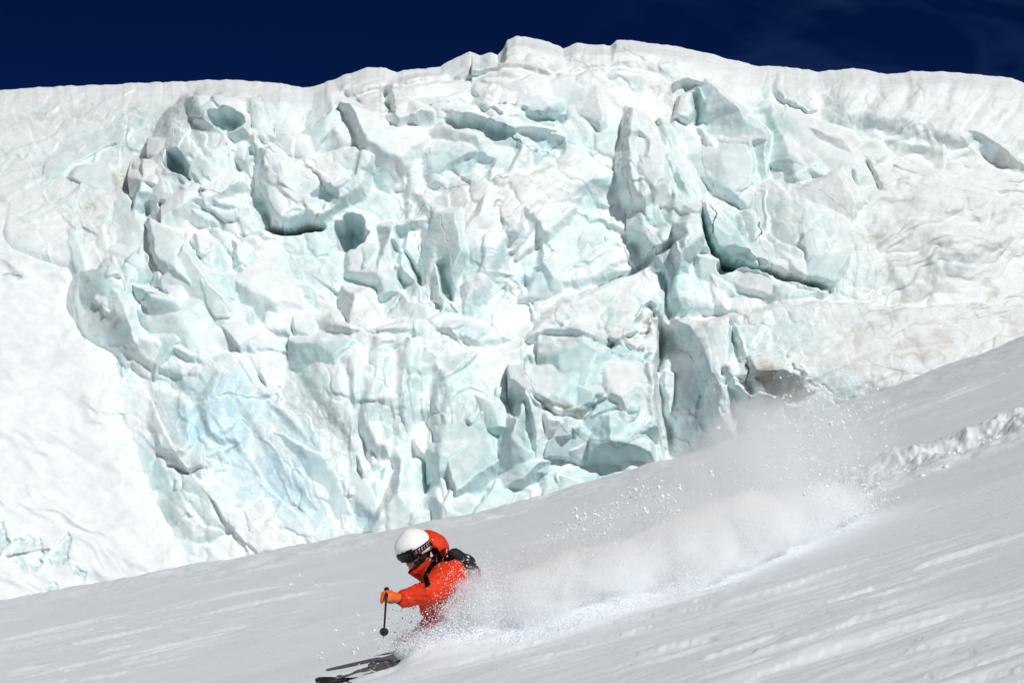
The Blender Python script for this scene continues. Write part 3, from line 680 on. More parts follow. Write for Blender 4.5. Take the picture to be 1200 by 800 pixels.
def build_wall():
    us = np.concatenate([np.arange(-1100, -110, 9.0), np.arange(-110, 1311, 1.05), np.arange(1316, 2300, 9.0)])
    s = np.linspace(0, 1, 600)
    top = np.interp(us, SKY[:, 0], SKY[:, 1]) + 1.2*fbm(us/14, us*0+3.3, 3, 9)
    bot = np.interp(us, CREST[:, 0], CREST[:, 1]) + 45
    U, S = np.meshgrid(us, s); V = bot[None, :]*(1-S) + top[None, :]*S
    d = relief(U, V)
    asd = poly_sd(U, V, APRON); am = sstep(-24, 30, asd); d = d*(1-am*.85) - .9*sstep(14, 40, asd)
    fade = sstep(0, 20, V-top[None, :]); d *= (.25+.75*fade)
    yb = base_y(U, V)
    # near the skyline the surface rolls back
    roll = np.clip(1-(V-top[None, :])/34, 0, 1); yb = yb + 2.2*roll**2.2
    X = (U-600)/F*yb; Z = (400-V)/F*yb; Y = yb - d; Z = Z + .22*d*(1-roll)
    P = np.stack([X, Y, Z], -1)
    # rows behind the skyline
    nb = 60; back = np.linspace(0, 1, nb+1)[1:]
    yt = P[-1, :, 1]
    Pb = []
    for t in back:
        dy = 60*t**1.6; xx = P[-1, :, 0]*(1+dy/220)
        Pb.append(np.stack([xx, yt+dy, P[-1, :, 2]-.01-.12*dy+.15*fbm(us/40, us*0+dy/3, 3, 90)*min(1, dy/3)], -1))
    Ub = np.repeat(us[None], nb, 0); Vb = np.repeat(top[None], nb, 0)
    n = normals_of(P)
    col, ice = albedo(U, V, d, n[:, :, 2], None)
    P2 = np.concatenate([P, np.array(Pb)], 0)
    col2 = np.concatenate([col, np.broadcast_to(np.array(SNOWA), (nb, len(us), 3))], 0)
    ice2 = np.concatenate([ice, np.zeros((nb, len(us)))], 0)
    WU = U + 3*fbm(U/16, V/16, 2, 801) + .8*fbm(U/4, V/4, 2, 803); WV = V + 3*fbm(U/16, V/16, 2, 802) + .8*fbm(U/4, V/4, 2, 804)
    taken = np.zeros(P.shape[:2], bool); pushed = np.zeros(P.shape[:2])
    for lab, pts, cat in SERACS:
        sd = poly_sd(WU, WV, pts); mk = (sd > 0) & ~taken; taken |= mk
        r_, c_ = np.where(mk); a, b_ = max(r_.min()-1, 0), r_.max()+2; e, f_ = max(c_.min()-1, 0), c_.max()+2
        sl = (slice(a, b_), slice(e, f_))
        so = shell_mesh('serac', P[sl], 2.2, mk[sl], ICE, {'albedo': col[sl], 'ice': ice[sl]})
        tag(so, lab, 'ice '+cat if cat not in ('pinnacle',) else 'ice pinnacle', 'seracs standing out of the icefall')
        pushed = np.maximum(pushed, np.where(mk, sstep(1.2, 4, sd)*1.6, 0))
    P2[:P.shape[0], :, 1] += pushed
    o = grid_mesh('glacier', P2, ICE, {'albedo': col2, 'ice': ice2})
    tag(o, 'wide broken icefall of white and pale aqua glacier ice', 'glacier', kind='structure')
    return o
build_wall()

def build_apron():
    us = np.concatenate([np.arange(-1100, -110, 9.0), np.arange(-110, 290, 1.3)]); vs = np.arange(745, 196, -1.3)
    U, V = np.meshgrid(us, vs)
    wu = U+9*fbm(U/60, V/60, 2, 605)+5*fbm(U/30, V/30, 3, 601)+5*fbm(U/13, V/13, 3, 603); wv = V+4*fbm(U/30, V/30, 3, 602)
    sd = poly_sd(wu, wv, APRON)
    d = -.75 + (.75+.9*sstep(380, 460, V))*sstep(-14, 46, sd) + .20*np.exp(-((sd-20)/16)**2)*sstep(380, 460, V)
    d = np.where(sd < 0, d+sd*.05, d)
    d += .9*sstep(150, -80, U)*sstep(260, 520, V) - .8*np.exp(-(((U-60)/60)**2+((V-330)/40)**2))
    dist, side, pos = line_sd(wu, wv, [(0,300),(40,318),(85,312),(118,300)]); d += .35*np.exp(-(dist/9)**2)
    a, b_ = rot(U, V, 28); q = 10*fbm(U/60, V/50, 2, 610)
    d += .17*ridged((a+q)/120, (b_+q*1.5)/34, 3, 611, .45)*sstep(0, 40, sd)*sstep(-.3, .4, fbm(U/70, V/70, 2, 614)) + .20*fbm(a/90, b_/44, 3, 612) + .012*fbm(a/26, b_/5, 2, 613)
    icec = np.zeros_like(U)
    for cu, cv, ru, rv, ang, dp in ((2,632,11,22,0,.5),(40,645,20,20,-20,.5),(76,642,9,26,15,.4),(66,690,10,9,0,.3),(93,672,4,14,10,.3),(14,325,12,3,0,.4)):
        a, b_ = rot(wu-cu, wv-cv, ang); r2 = (a/ru)**2+(b_/rv)**2; w_ = 1-sstep(.5, 1.15, r2+.5*fbm(U/7, V/7, 2, 620))
        d -= dp*.4*w_; icec = np.maximum(icec, w_)
    dist, side, pos = line_sd(wu, wv, [(20,650),(40,641),(62,640)]); bar = np.exp(-(dist/2.2)**2); icec *= 1-bar; d += .3*bar
    yb = base_y(U, V); Y = yb-d
    P = np.stack([(U-600)/F*yb, Y, (400-V)/F*yb], -1)
    cice = np.array((.66, .78, .79))*(1-.25*fbm(U/6, V/6, 2, 630))[..., None]
    col = np.array((.79, .825, .84))*(1-icec[..., None]) + cice*icec[..., None]
    o = grid_mesh('snow_field', P, ICE, {'albedo': col, 'ice': icec}, keep=(sd > -14))
    tag(o, 'smooth white snow field with wind ripples left of the broken ice', 'snow field', kind='structure')
build_apron()

def bounce_slope():
    """snow slope added out of view, left, to bounce sunlight into the shadows"""
    ys = np.linspace(-140, 120, 120); t = np.linspace(0, 1, 60); T_, Y_ = np.meshgrid(t, ys)
    X_ = -52-110*T_-4*fbm(Y_/40, T_*3, 3, 970); Z_ = -30+120*T_**1.1+5*fbm(Y_/30, T_*4, 4, 971)
    o = grid_mesh('snow_bounce_slope', np.stack([X_, Y_, Z_], -1), SNOW)
    tag(o, 'added snow hillside outside the picture, bouncing sunlight into the shadows', 'hillside', kind='structure')
bounce_slope()
# ------------------------------------------------------------------ foreground snow slope
_cx = (CREST[:, 0]-600)/F*50; _cz = (400-CREST[:, 1])/F*50
_xs = np.linspace(-16, 16, 400); _pf = np.polyfit(_cx, _cz, 4)
def slope_base(x, y):
    x = np.asarray(x, float); y = np.asarray(y, float)
    xe = np.clip(x, -12, 12)
    h = np.polyval(_pf, xe) + (x-xe)*.30
    z = h + .0154*(50-y)
    over = np.clip(y-47, 0, None)
    return z - .010*over**2*(1/(1+over*.02))
def solve(u, v):
    """ground point that the photo shows at pixel (u, v)"""
    ys = np.linspace(12, 52, 4000); x = (u-600)/F*ys
    dz = slope_base(x, ys)-(400-v)/F*ys
    i = np.argmax(dz > 0); return Vector((x[i], ys[i], slope_base(x[i], ys[i])))
TR = [solve(u, v) for u, v in ((395,800),(480,786),(600,752),(700,722),(800,684),(900,640),(960,612),(1040,570),(1120,540),(1200,512),)]
print('track', [tuple(round(c, 2) for c in p) for p in TR])
TRX = np.array([p.x for p in TR]); TRY = np.array([p.y for p in TR])
def build_slope():
    rows = 9*np.exp(np.linspace(0, math.log(150/9), 1250))
    # denser rows where the slope is seen
    t = np.concatenate([np.linspace(-6, -1.37, 60), np.linspace(-1.35, 1.35, 1250), np.linspace(1.37, 6, 60)])
    Tt, Yy = np.meshgrid(t, rows); Xx = Tt*Yy*.185
    z = slope_base(Xx, Yy)
    # wind streaks (sastrugi) running down the slope
    ang = 8.0
    a, b_ = rot(Xx, Yy, ang)
    q = .5*fbm(Xx/2.5, Yy/4, 2, 501)
    g0 = fbm(Xx/3.4+5, Yy/6.0, 3, 520)
    gate = sstep(-.15, .6, g0 + .60*sstep(-.8, -3, Xx)*sstep(48, 34, Yy))
    s1 = perlin((a+q)/1.9, (b_+q)/.70, 511); s2 = perlin((a+q)/.55, (b_+q*.6)/.34, 512)
    tongue = np.clip(s1-.05, 0, 1)**1.3
    st = s1 + .35*s2 + .12*perlin((a+q)/.2, (b_+q)/.12, 513) + .05*perlin((a+q)/.07, (b_+q)/.06, 514)
    g2 = sstep(-.05, .6, g0+.5*sstep(-.8, -3, Xx)*sstep(48, 34, Yy))
    z = z + g2*(.015*sstep(.22, .28, st) + .006*sstep(-.30, -.25, st))
    z = z + .06*gate*tongue + .015*gate*np.clip(s2-.1, 0, 1) + .012*gate*ridged((a+q)/1.6, b_/.35, 2, 515)
    z = z + .035*fbm(a/4.2, b_/3.2, 2, 530) + .004*ridged(a/.9, b_/.22, 2, 540)
    z = z + .0025*fbm(a/.14, b_/.05, 3, 550) + .008*gate*np.clip(perlin((a+q)/.28, (b_+q)/.12, 551), 0, 1)
    z = z + .05*fbm(Xx/.9, Yy/3, 4, 557)*sstep(40, 46, Yy)*sstep(60, 52, Yy)
    # snow heaped over the skis
    z = z + .025*sstep(-1.34, -1.0, Xx)*sstep(-.3, -.8, Xx)*np.exp(-((Yy-21.48)/.13)**2)
    z = z + .17*sstep(-.90, -.70, Xx)*sstep(1.6, .6, Xx)*np.exp(-((Yy-21.85)/.42)**2)*(1+.10*fbm(Xx/.2, Yy/.2, 4, 555))
    # the ski track: a trough with a thrown-up rim
    ty = np.interp(Xx, TRX, TRY); on = sstep(TRX[0]-.2, TRX[0]+1.0, Xx)
    dt = (Yy-ty)
    wob = .35*fbm(Xx/.5, Yy/.5, 3, 560)
    z = z - .08*on*sstep(3.0, 4.5, Xx)*np.exp(-((dt-1.0)/.9)**2) + on*(.05+.09*sstep(-.2, .6, Xx)*sstep(3.4, 2.6, Xx))*np.exp(-((dt-.1+wob*.5)/.40)**2)
    z = z + .02*np.exp(-((Yy-22.40)/.34)**2)*sstep(-1.95, -1.5, Xx)*sstep(-.85, -1.1, Xx)*(1+.3*fbm(Xx/.4, Yy/.5, 2, 556))
    rough = on*np.exp(-((dt-1.1)/1.3)**2)
    far = sstep(2.5, 4.5, Xx)
    z = z + rough*((.012+.02*far)*fbm(Xx/.30, Yy/.5, 4, 570)+(.015+.05*far)*np.clip(fbm(Xx/.45, Yy/.9, 3, 575), 0, 1))
    z = z + on*far*np.exp(-((dt-1.7)/1.5)**2)*(.07+.13*np.clip(fbm(Xx/.55, Yy/1.6, 3, 577, .5), -.4, 1)+.04*ridged(Xx/.2, Yy/.5, 3, 578))
    P = np.stack([Xx, Yy, z], -1)
    o = grid_mesh('snow_slope', P, SNOW)
    tag(o, 'grey shaded wind-rippled snow slope falling to the left', 'slope', kind='structure')
build_slope()
# ------------------------------------------------------------------ the skier
def pt(u, v, y): return Vector(((u-600)/F*y, y, (400-v)/F*y))
YS = 22.0
def capsule(bm, p0, p1, r0, r1, seg=14):
    p0, p1 = Vector(p0), Vector(p1); ax = (p1-p0); L = ax.length; q = ax.to_track_quat('Z', 'Y').to_matrix().to_4x4()
    rings = []
    prof = [(-r0*math.cos(t), r0*math.sin(t)) for t in np.linspace(.12, math.pi/2, 5)] + [(L+r1*math.sin(t), r1*math.cos(t)) for t in np.linspace(0, math.pi/2-.12, 5)]
    for h, r in prof:
        rings.append([bm.verts.new(Matrix.Translation(p0) @ q @ Vector((r*math.cos(a), r*math.sin(a), h))) for a in np.linspace(0, 2*math.pi, seg, endpoint=False)])
    for a, b in zip(rings[:-1], rings[1:]):
        for i in range(seg): bm.faces.new((a[i], a[(i+1) % seg], b[(i+1) % seg], b[i]))
    bm.faces.new(list(reversed(rings[0]))); bm.faces.new(rings[-1])
def ellips(bm, c, rad, rotm=None, seg=20):
    m = Matrix.Translation(Vector(c)) @ (rotm.to_4x4() if rotm else Matrix.Identity(4)) @ Matrix.Diagonal((*rad, 1))
    bmesh.ops.create_uvsphere(bm, u_segments=seg, v_segments=seg//2+2, radius=1, matrix=m)
def finish(name, bm, mat, parent=None, smooth=True):
    me = bpy.data.meshes.new(name); bmesh.ops.recalc_face_normals(bm, faces=bm.faces); bm.to_mesh(me); bm.free()
    for p in me.polygons: p.use_smooth = smooth
    o = bpy.data.objects.new(name, me); LINK(o); me.materials.append(mat)
    if parent: o.parent = parent
    return o
WORK = bpy.data.scenes.new('work')
def fuse(name, bm, mat, parent=None, voxel=.007, smooth=4, wrinkle=0, wscale=14, seed=0):
    """weld overlapping masses into one continuous skin"""
    me = bpy.data.meshes.new(name+'_raw'); bmesh.ops.recalc_face_normals(bm, faces=bm.faces); bm.to_mesh(me); bm.free()
    t = bpy.data.objects.new(name+'_raw', me); WORK.collection.objects.link(t)
    md = t.modifiers.new('r', 'REMESH'); md.mode = 'VOXEL'; md.voxel_size = voxel; md.use_smooth_shade = True
    sm = t.modifiers.new('s', 'SMOOTH'); sm.iterations = smooth; sm.factor = .5
    
    with bpy.context.temp_override(scene=WORK, view_layer=WORK.view_layers[0]):
        dg = bpy.context.evaluated_depsgraph_get(); out = bpy.data.meshes.new_from_object(t.evaluated_get(dg))
    bpy.data.objects.remove(t); bpy.data.meshes.remove(me)
    out.name = name; out.materials.clear(); out.materials.append(mat)
    if wrinkle:
        for v in out.vertices:
            p = v.co*wscale; n = 1-abs(mnoise.noise(Vector((p.x+seed, p.y, p.z*1.6))))*2
            n2 = mnoise.noise(v.co*wscale*.45+Vector((seed, 9, 3)))
            v.co += v.normal*(wrinkle*(n*.6+n2))
    for p in out.polygons: p.use_smooth = True
    o = bpy.data.objects.new(name, out); LINK(o)
    if parent: o.parent = parent
    return o

M_SKIN = plain('skin', (.42, .20, .12), .5, .4, .15, 80)
M_JACKET = plain('red_shell_fabric', (.70, .040, .007), .6, .25, .45, 45, 0, 0, .18)
M_LINING = plain('orange_lining', (.82, .14, .02), .65, .3, .2, 50)
M_BROWN = plain('dark_brown_collar', (.045, .015, .012), .7, .3, .2, 60)
M_PANTS = plain('dark_red_trousers', (.45, .05, .03), .65, .3, .3, 40)
M_HELM = plain('white_helmet', (.86, .86, .84), .45, .4, .1, 120)
M_BLACK = plain('black_rubber', (.012, .012, .013), .45, .5, .15, 60)
M_NYLON = plain('black_nylon', (.014, .014, .016), .7, .35, .4, 50)
M_LENS = plain('dark_lens', (.012, .010, .010), .06, .8)
M_WHITE = plain('white_print', (.78, .76, .77), .6, .3)
M_PINK = plain('pink_print', (.75, .20, .24), .6, .3)
M_ORANGE = plain('orange_leather', (.78, .12, .008), .5, .4, .3, 60, 0, 0, .15)
M_GREYST = plain('grey_webbing', (.16, .15, .13), .6, .3, .2, 80)
M_ALU = plain('black_anodised_tube', (.02, .02, .022), .3, .6)
M_TIP = plain('bare_aluminium', (.62, .64, .66), .35, .5, 0, 0, 0, .7)
M_BOOT = plain('boot_shell', (.06, .06, .065), .35, .5)
M_HAIR = plain('dark_hair', (.02, .012, .008), .8, .2, .6, 200)

# joints
hipc = pt(566, 716, 22.05); chest = pt(528, 684, 22.02); neckb = pt(508, 668, 22.02)
hc = pt(486, 645, 21.98)                                            # middle of the head
shL = pt(529, 674, 21.84); elL = pt(504, 693, 21.62); wrL = pt(473, 701, 21.60)
shR = pt(511, 678, 22.20); elR = pt(516, 702, 22.50); wrR = pt(500, 703, 22.68)
hpL = pt(566, 722, 21.94); knL = pt(505, 733, 21.90); anL = pt(556, 756, 21.97)
hpR = pt(566, 720, 22.17); knR = pt(498, 741, 22.16); anR = pt(545, 767, 22.12)
fh = Vector((-.84, -.36, -.40)).normalized()                        # where the face looks
uh = (Vector((-.30, -.02, .95)) - fh*fh.dot(Vector((-.30, -.02, .95)))).normalized()
sh = uh.cross(fh).normalized()
if sh.y > 0: sh = -sh                                                # side of the head nearer the camera
HM = Matrix((fh, sh, uh)).transposed()
def H(f, s, u_): return hc + fh*f + sh*s + uh*u_

# the body: one skin from head to feet
bm = bmesh.new()
ellips(bm, H(-.005, 0, .035), (.103, .080, .105), HM); ellips(bm, H(.035, 0, -.02), (.068, .062, .085), HM)
ellips(bm, H(.048, 0, -.075), (.050, .048, .042), HM); ellips(bm, H(.078, 0, -.100), (.024, .026, .020), HM)
capsule(bm, H(.098, 0, .012), H(.126, 0, -.030), .010, .015); ellips(bm, H(.108, 0, -.036), (.016, .021, .011), HM)
ellips(bm, H(.094, 0, -.064), (.014, .027, .007), HM); ellips(bm, H(.092, 0, -.078), (.014, .024, .008), HM)
for s_ in (-1, 1):
    ellips(bm, H(.062, s_*.042, -.022), (.028, .022, .022), HM); ellips(bm, H(-.005, s_*.082, -.005), (.020, .010, .032), HM)
    ellips(bm, H(.080, s_*.034, .012), (.014, .016, .012), HM); ellips(bm, H(.082, s_*.034, .034), (.016, .028, .008), HM)
capsule(bm, H(-.02, 0, -.05), neckb, .055, .062)
capsule(bm, neckb, chest, .075, .13); capsule(bm, chest, hipc, .135, .135)
capsule(bm, neckb, shL, .06, .065); capsule(bm, neckb, shR, .06, .065)
for a, b_, c in ((shL, elL, wrL), (shR, elR, wrR)):
    capsule(bm, a, b_, .055, .042); capsule(bm, b_, c, .042, .028)
for a, b_, c in ((hpL, knL, anL), (hpR, knR, anR)):
    capsule(bm, a, b_, .085, .058); capsule(bm, b_, c, .055, .038); capsule(bm, c, c+Vector((-.13, -.01, -.05)), .04, .03)
# hands with five fingers closed round the pole grips
gripL_t = pt(453, 692, 21.53); gripL_b = pt(451, 707, 21.44)
gripR_t = wrR+Vector((-.09, .02, .06)); gripR_b = wrR+Vector((-.07, -.03, -.05))
def hand(bm, wr, gt, gb, thick=1.0, palm=1.0):
    ax = (gb-gt).normalized(); mid = (gt+gb)/2; d = (mid-wr).normalized(); out = d.cross(ax).normalized()
    if out.y > 0: out = -out
    pc = mid - d*.028 + out*.014
    capsule(bm, wr, pc-d*.02, .027*palm, .030*palm)
    for i in range(4):
        o_ = ax*(-.034+.0225*i); L = (.9, 1.0, .97, .82)[i]; r = .0098*thick
        k0 = pc+o_+out*.012; k1 = mid+o_+out*.030*L+d*.010; k2 = mid+o_+d*.034*L+out*.004; k3 = mid+o_+d*.018-out*.026*L
        capsule(bm, k0, k1, r*1.15, r*1.05); capsule(bm, k1, k2, r*1.05, r); capsule(bm, k2, k3, r, r*.9)
    t0 = pc-ax*.030-out*.012; t1 = mid-ax*.040-out*.022+d*.004; t2 = mid-ax*.028+d*.022-out*.018
    capsule(bm, t0, t1, .012*thick, .011*thick); capsule(bm, t1, t2, .011*thick, .0095*thick)
    capsule(bm, wr, t0, .018*palm, .013*palm); ellips(bm, pc, (.030*palm,)*3)
hand(bm, wrL, gripL_t, gripL_b); hand(bm, wrR, gripR_t, gripR_b)
person = fuse('person', bm, M_SKIN, voxel=.005, smooth=2)
tag(person, 'skier in red jacket and white helmet crouched low in deep powder, left arm forward', 'person')

# jacket: one shell for trunk and sleeves
bm = bmesh.new()
capsule(bm, pt(511, 671, 22.02), chest, .105, .175); capsule(bm, chest, pt(548, 712, 22.05), .165, .14)
capsule(bm, pt(503, 690, 21.98), pt(500, 712, 21.98), .075, .06)      # front of the jacket bellying forward
capsule(bm, pt(518, 688, 21.96), pt(510, 716, 21.97), .12, .10)
capsule(bm, neckb, shL, .09, .105); capsule(bm, neckb, shR, .09, .10)
capsule(bm, shL, elL, .122, .100); capsule(bm, elL, pt(477, 700, 21.60), .098, .062)
capsule(bm, pt(480, 700, 21.60), pt(475, 700.5, 21.60), .070, .068)
capsule(bm, shR, elR, .10, .085); capsule(bm, elR, wrR, .085, .06)
fuse('jacket', bm, M_JACKET, person, voxel=.008, smooth=3, wrinkle=.013, wscale=17)
bm = bmesh.new()
for a, b_, c in ((hpL, knL, anL), (hpR, knR, anR)):
    capsule(bm, a, b_, .12, .088); capsule(bm, b_, c, .088, .075)
capsule(bm, hpL, hpR, .13, .13)
fuse('trousers', bm, M_PANTS, person, voxel=.01, smooth=3, wrinkle=.008, wscale=12)
# standing collar round the chin
def ring(name, c, ax, ra, rb, h, mat, parent, th=.012, open_a=0, tilt=0, seg=30, flare=0.0):
    bm = bmesh.new(); z = ax.normalized(); x = (fh-z*fh.dot(z)).normalized(); y = z.cross(x); rows = []
    for k in range(5):
        t = k/4; row = []
        for i in range(seg+1):
            a = open_a/2+(2*math.pi-open_a)*i/seg
            rr = 1+flare*t; hh = h*(t+tilt*t*math.cos(a))
            row.append(bm.verts.new(c+x*(ra*rr*math.cos(a))+y*(rb*rr*math.sin(a))+z*hh+Vector((0, 0, .003*math.sin(5*a)))))
        rows.append(row)
    for a, b_ in zip(rows[:-1], rows[1:]):
        for i in range(seg): bm.faces.new((a[i], a[i+1], b_[i+1], b_[i]))
    bmesh.ops.solidify(bm, geom=bm.faces[:], thickness=th)
    return finish(name, bm, mat, parent)
ax_n = (H(-.01, 0, -.03)-neckb).normalized()
ring('collar', neckb+ax_n*(-.01)+fh*.030, (ax_n*.6+uh*.3+fh*.35), .098, .086, .125, M_JACKET, person, .014, 0, .25)
ring('neck_gaiter', neckb+ax_n*.0, ax_n, .078, .072, .088, M_BROWN, person, .012, 0, .1)
# hair showing below the helmet
bm = bmesh.new()
for s_ in (-1, 1):
    ellips(bm, H(-.012, s_*.070, -.055), (.040, .018, .040), HM); ellips(bm, H(.028, s_*.058, -.080), (.035, .012, .024), HM)
ellips(bm, H(-.055, 0, -.055), (.05, .065, .045), HM)
fuse('hair', bm, M_HAIR, person, .004, 2, .003, 90)
# hood lying open behind the helmet
bm = bmesh.new()
hcen = hc + fh*(-.135) + uh*(-.035)
hdm = Matrix((fh, sh, uh)).transposed()
ellips(bm, (0, 0, 0), (.115, .122, .140), None, 36)
bmesh.ops.delete(bm, geom=[v for v in bm.verts if v.co.x > .022+.35*v.co.z], context='VERTS')
for v in bm.verts:
    n = mnoise.noise(v.co*14); v.co *= 1+.07*n
    v.co = hdm @ v.co + hcen
bmesh.ops.solidify(bm, geom=bm.faces[:], thickness=.016)
hood = finish('hood', bm, M_JACKET, person)
bm = bmesh.new(); ellips(bm, (0, 0, 0), (.094, .100, .118), None, 30)
bmesh.ops.delete(bm, geom=[v for v in bm.verts if v.co.x > .010+.35*v.co.z], context='VERTS')
for v in bm.verts: v.co = hdm @ v.co + hcen
bmesh.ops.solidify(bm, geom=bm.faces[:], thickness=.006)
finish('lining', bm, M_BROWN, hood)

# helmet with goggles over it
bm = bmesh.new(); ellips(bm, (0, 0, 0), (1, 1, 1), None, 48)
bmesh.ops.delete(bm, geom=[v for v in bm.verts if v.co.z < (-.02 if v.co.x > .45 else (-.02-(.45-v.co.x)*1.5 if v.co.x > .05 else -.62))], context='VERTS')
for v in bm.verts:
    x, y, z = v.co; rx = .143 if x > 0 else .148
    top = 1+.035*max(0, z)**6*0
    p = Vector((x*rx, y*.118, z*.132))
    p.z += .010*math.exp(-((x+.1)/.45)**2)*max(0, z)**3          # crown line
    p.z -= .004*math.exp(-((abs(y)-.42)/.06)**2)*max(0, z)
    v.co = H(p.x-.008, p.y, p.z+.036)
bmesh.ops.solidify(bm, geom=bm.faces[:], thickness=.014)
helmet = finish('helmet', bm, M_HELM, person)
bm = bmesh.new()                                                    # padded rim of the helmet
rimp = [(math.cos(a)*.146 - .008, math.sin(a)*.120, .036+.132*(-.02 if math.cos(a) > .45 else (-.02-(.45-math.cos(a))*1.5 if math.cos(a) > .05 else -.62))) for a in np.linspace(0, 2*math.pi, 60, endpoint=False)]
def band(name, a0, a1, z0, z1, mat, parent, off, n=28, rx=.150, ry=.124, lift0=0.0, lift1=0.0, th=.006, curve=0.0, dz=.0, rows=4):
    """a strip hugging the helmet between bearings a0..a1 (degrees from the face, + = side near the camera)"""
    bm = bmesh.new(); rws = []
    for j in range(rows+1):
        t = j/rows; row = []
        for i in range(n+1):
            k = i/n; a = R(a0+(a1-a0)*k); zc = dz+lift0+(lift1-lift0)*k
            z = zc+z0+(z1-z0)*t
            zz = (z-.036)/.132; sc = math.sqrt(max(.05, 1-zz*zz)) if abs(zz) < 1 else .2
            bulge = curve*math.sin(math.pi*t)
            row.append(bm.verts.new(H(-.008+(rx*sc+off+bulge)*math.cos(a), (ry*sc+off+bulge)*math.sin(a), z)))
        rws.append(row)
    for a, b_ in zip(rws[:-1], rws[1:]):
        for i in range(n): bm.faces.new((a[i], a[i+1], b_[i+1], b_[i]))
    bmesh.ops.solidify(bm, geom=bm.faces[:], thickness=-th)
    return finish(name, bm, mat, parent)
goggles = band('goggles', -78, 78, -.064, .050, M_BLACK, person, .006, rx=.142, ry=.112, th=.022, curve=.008)
band('lens', -60, 60, -.050, .030, M_LENS, goggles, .012, rx=.142, ry=.112, th=.008, curve=.012)
for s_ in (-1, 1):
    strap = band('strap', 68*s_, 172*s_, -.024, .022, M_NYLON, goggles, .012, lift0=.0, lift1=.035, dz=.0)
    # woven pattern of pale and pink marks
    for k in range(9):
        aa = 74+k*9
        for (z0, z1, da, mt) in ((-.014, .010, 1.6, M_WHITE), (.004, .012, 5.0, M_WHITE if k % 3 else M_PINK), (-.012, -.006, 4.0, M_PINK if k % 2 else M_WHITE)):
            if k == 0: mt = M_PINK
            l0 = .035*(aa-68)/104; l1 = .035*(aa+da-68)/104
            band('strap_mark', aa*s_, (aa+da)*s_, z0, z1, mt, strap, .0150, 3, lift0=l0, lift1=l1, th=.002, rows=1)
    hb = bmesh.new(); ellips(hb, H(.046, s_*.118, -.012), (.016, .010, .020), HM, 12); finish('strap_clip', hb, M_BLACK, goggles)
for k in range(6):
    a0 = -46+k*17
    band('frame_mark', a0, a0+9, .038, .044, M_WHITE, goggles, .0200, 3, rx=.142, ry=.112, th=.002, rows=1)

# gloves, one per hand
for wr, gt, gb, nm in ((wrL, gripL_t, gripL_b, 0), (wrR, gripR_t, gripR_b, 1)):
    bm = bmesh.new(); hand(bm, wr, gt, gb, 1.55, 1.35)
    g = fuse('glove', bm, M_ORANGE, person, .0038, 2, .002, 50)
    d = (((gt+gb)/2)-wr).normalized(); c = wr+d*.012
    bm = bmesh.new(); capsule(bm, c-d*.020, c+d*.034, .056, .047, 20); fuse('cuff', bm, M_NYLON, g, .005, 1)
    bm = bmesh.new(); m_ = (gt+gb)/2-d*.052; capsule(bm, m_-d*.006, m_+d*.006, .0465, .0465, 20); fuse('wrist_strap', bm, M_GREYST, g, .004, 1)

# reflective flashes on the sleeve and shoulder straps
def ribbon(name, pts, wd, mat, parent, nrm, th=.004):
    bm = bmesh.new(); rows = []
    pts = [Vector(p) for p in pts]; nrm = Vector(nrm).normalized()
    for i, p in enumerate(pts):
        d = (pts[min(i+1, len(pts)-1)]-pts[max(i-1, 0)]).normalized(); s_ = d.cross(nrm).normalized()*wd/2
        rows.append((bm.verts.new(p-s_), bm.verts.new(p+s_)))
    for a, b_ in zip(rows[:-1], rows[1:]): bm.faces.new((a[0], a[1], b_[1], b_[0]))
    bmesh.ops.solidify(bm, geom=bm.faces[:], thickness=th)
    return finish(name, bm, mat, parent)
jk = [o for o in person.children if o.name.startswith('jacket')][0]
from mathutils.bvhtree import BVHTree
jt = BVHTree.FromPolygons([v.co for v in jk.data.vertices], [p.vertices[:] for p in jk.data.polygons])
def on_jacket(u, v, off=.006):
    d = pt(u, v, 22.0).normalized(); h = jt.ray_cast(Vector((0, 0, 0)), d)
    return (h[0]+h[1]*off) if h[0] else pt(u, v, 21.8)
for pts in (((505, 656), (503, 660), (501, 665)), ((501.5, 667), (499, 671), (498, 674))):
    ribbon('reflective_flash', [on_jacket(*p, .016) for p in pts], .016, M_WHITE, jk, (0, -1, .2))
ribbon('zip', [on_jacket(*p, .012) for p in ((493, 672), (492, 679), (491, 686))], .012, M_BROWN, jk, (-.5, -1, .2))

# rucksack
bm = bmesh.new()
bk = [pt(535, 652, 22.03), pt(543, 662, 22.04), pt(553, 677, 22.06)]
capsule(bm, bk[0], bk[1], .062, .088); capsule(bm, bk[1], bk[2], .095, .090); capsule(bm, pt(533, 650, 21.93), pt(533, 650, 22.12), .052, .052)
capsule(bm, pt(546, 664, 21.94), pt(554, 676, 21.95), .045, .045)
pack = fuse('rucksack', bm, M_NYLON, None, .007, 3, .007, 20)
tag(pack, 'black rucksack dusted with snow on the back of the red jacketed skier', 'rucksack')
sp = [on_jacket(*p, .020) for p in ((531, 655), (525, 655), (517, 657), (509, 662), (503, 669), (500, 678), (502, 686))]
ribbon('shoulder_strap', sp, .040, M_NYLON, pack, (-.2, -1, .45), .008)
bm = bmesh.new(); bmesh.ops.create_cone(bm, cap_ends=True, segments=8, radius1=.012, radius2=.010, depth=.02, matrix=Matrix.Translation(pt(519, 644.5, 21.92)))
capsule(bm, pt(516, 649, 21.92), pt(521, 643, 21.92), .008, .008); capsule(bm, pt(521, 643, 21.92), pt(527, 647, 21.94), .008, .010)
finish('haul_loop', bm, M_NYLON, pack)

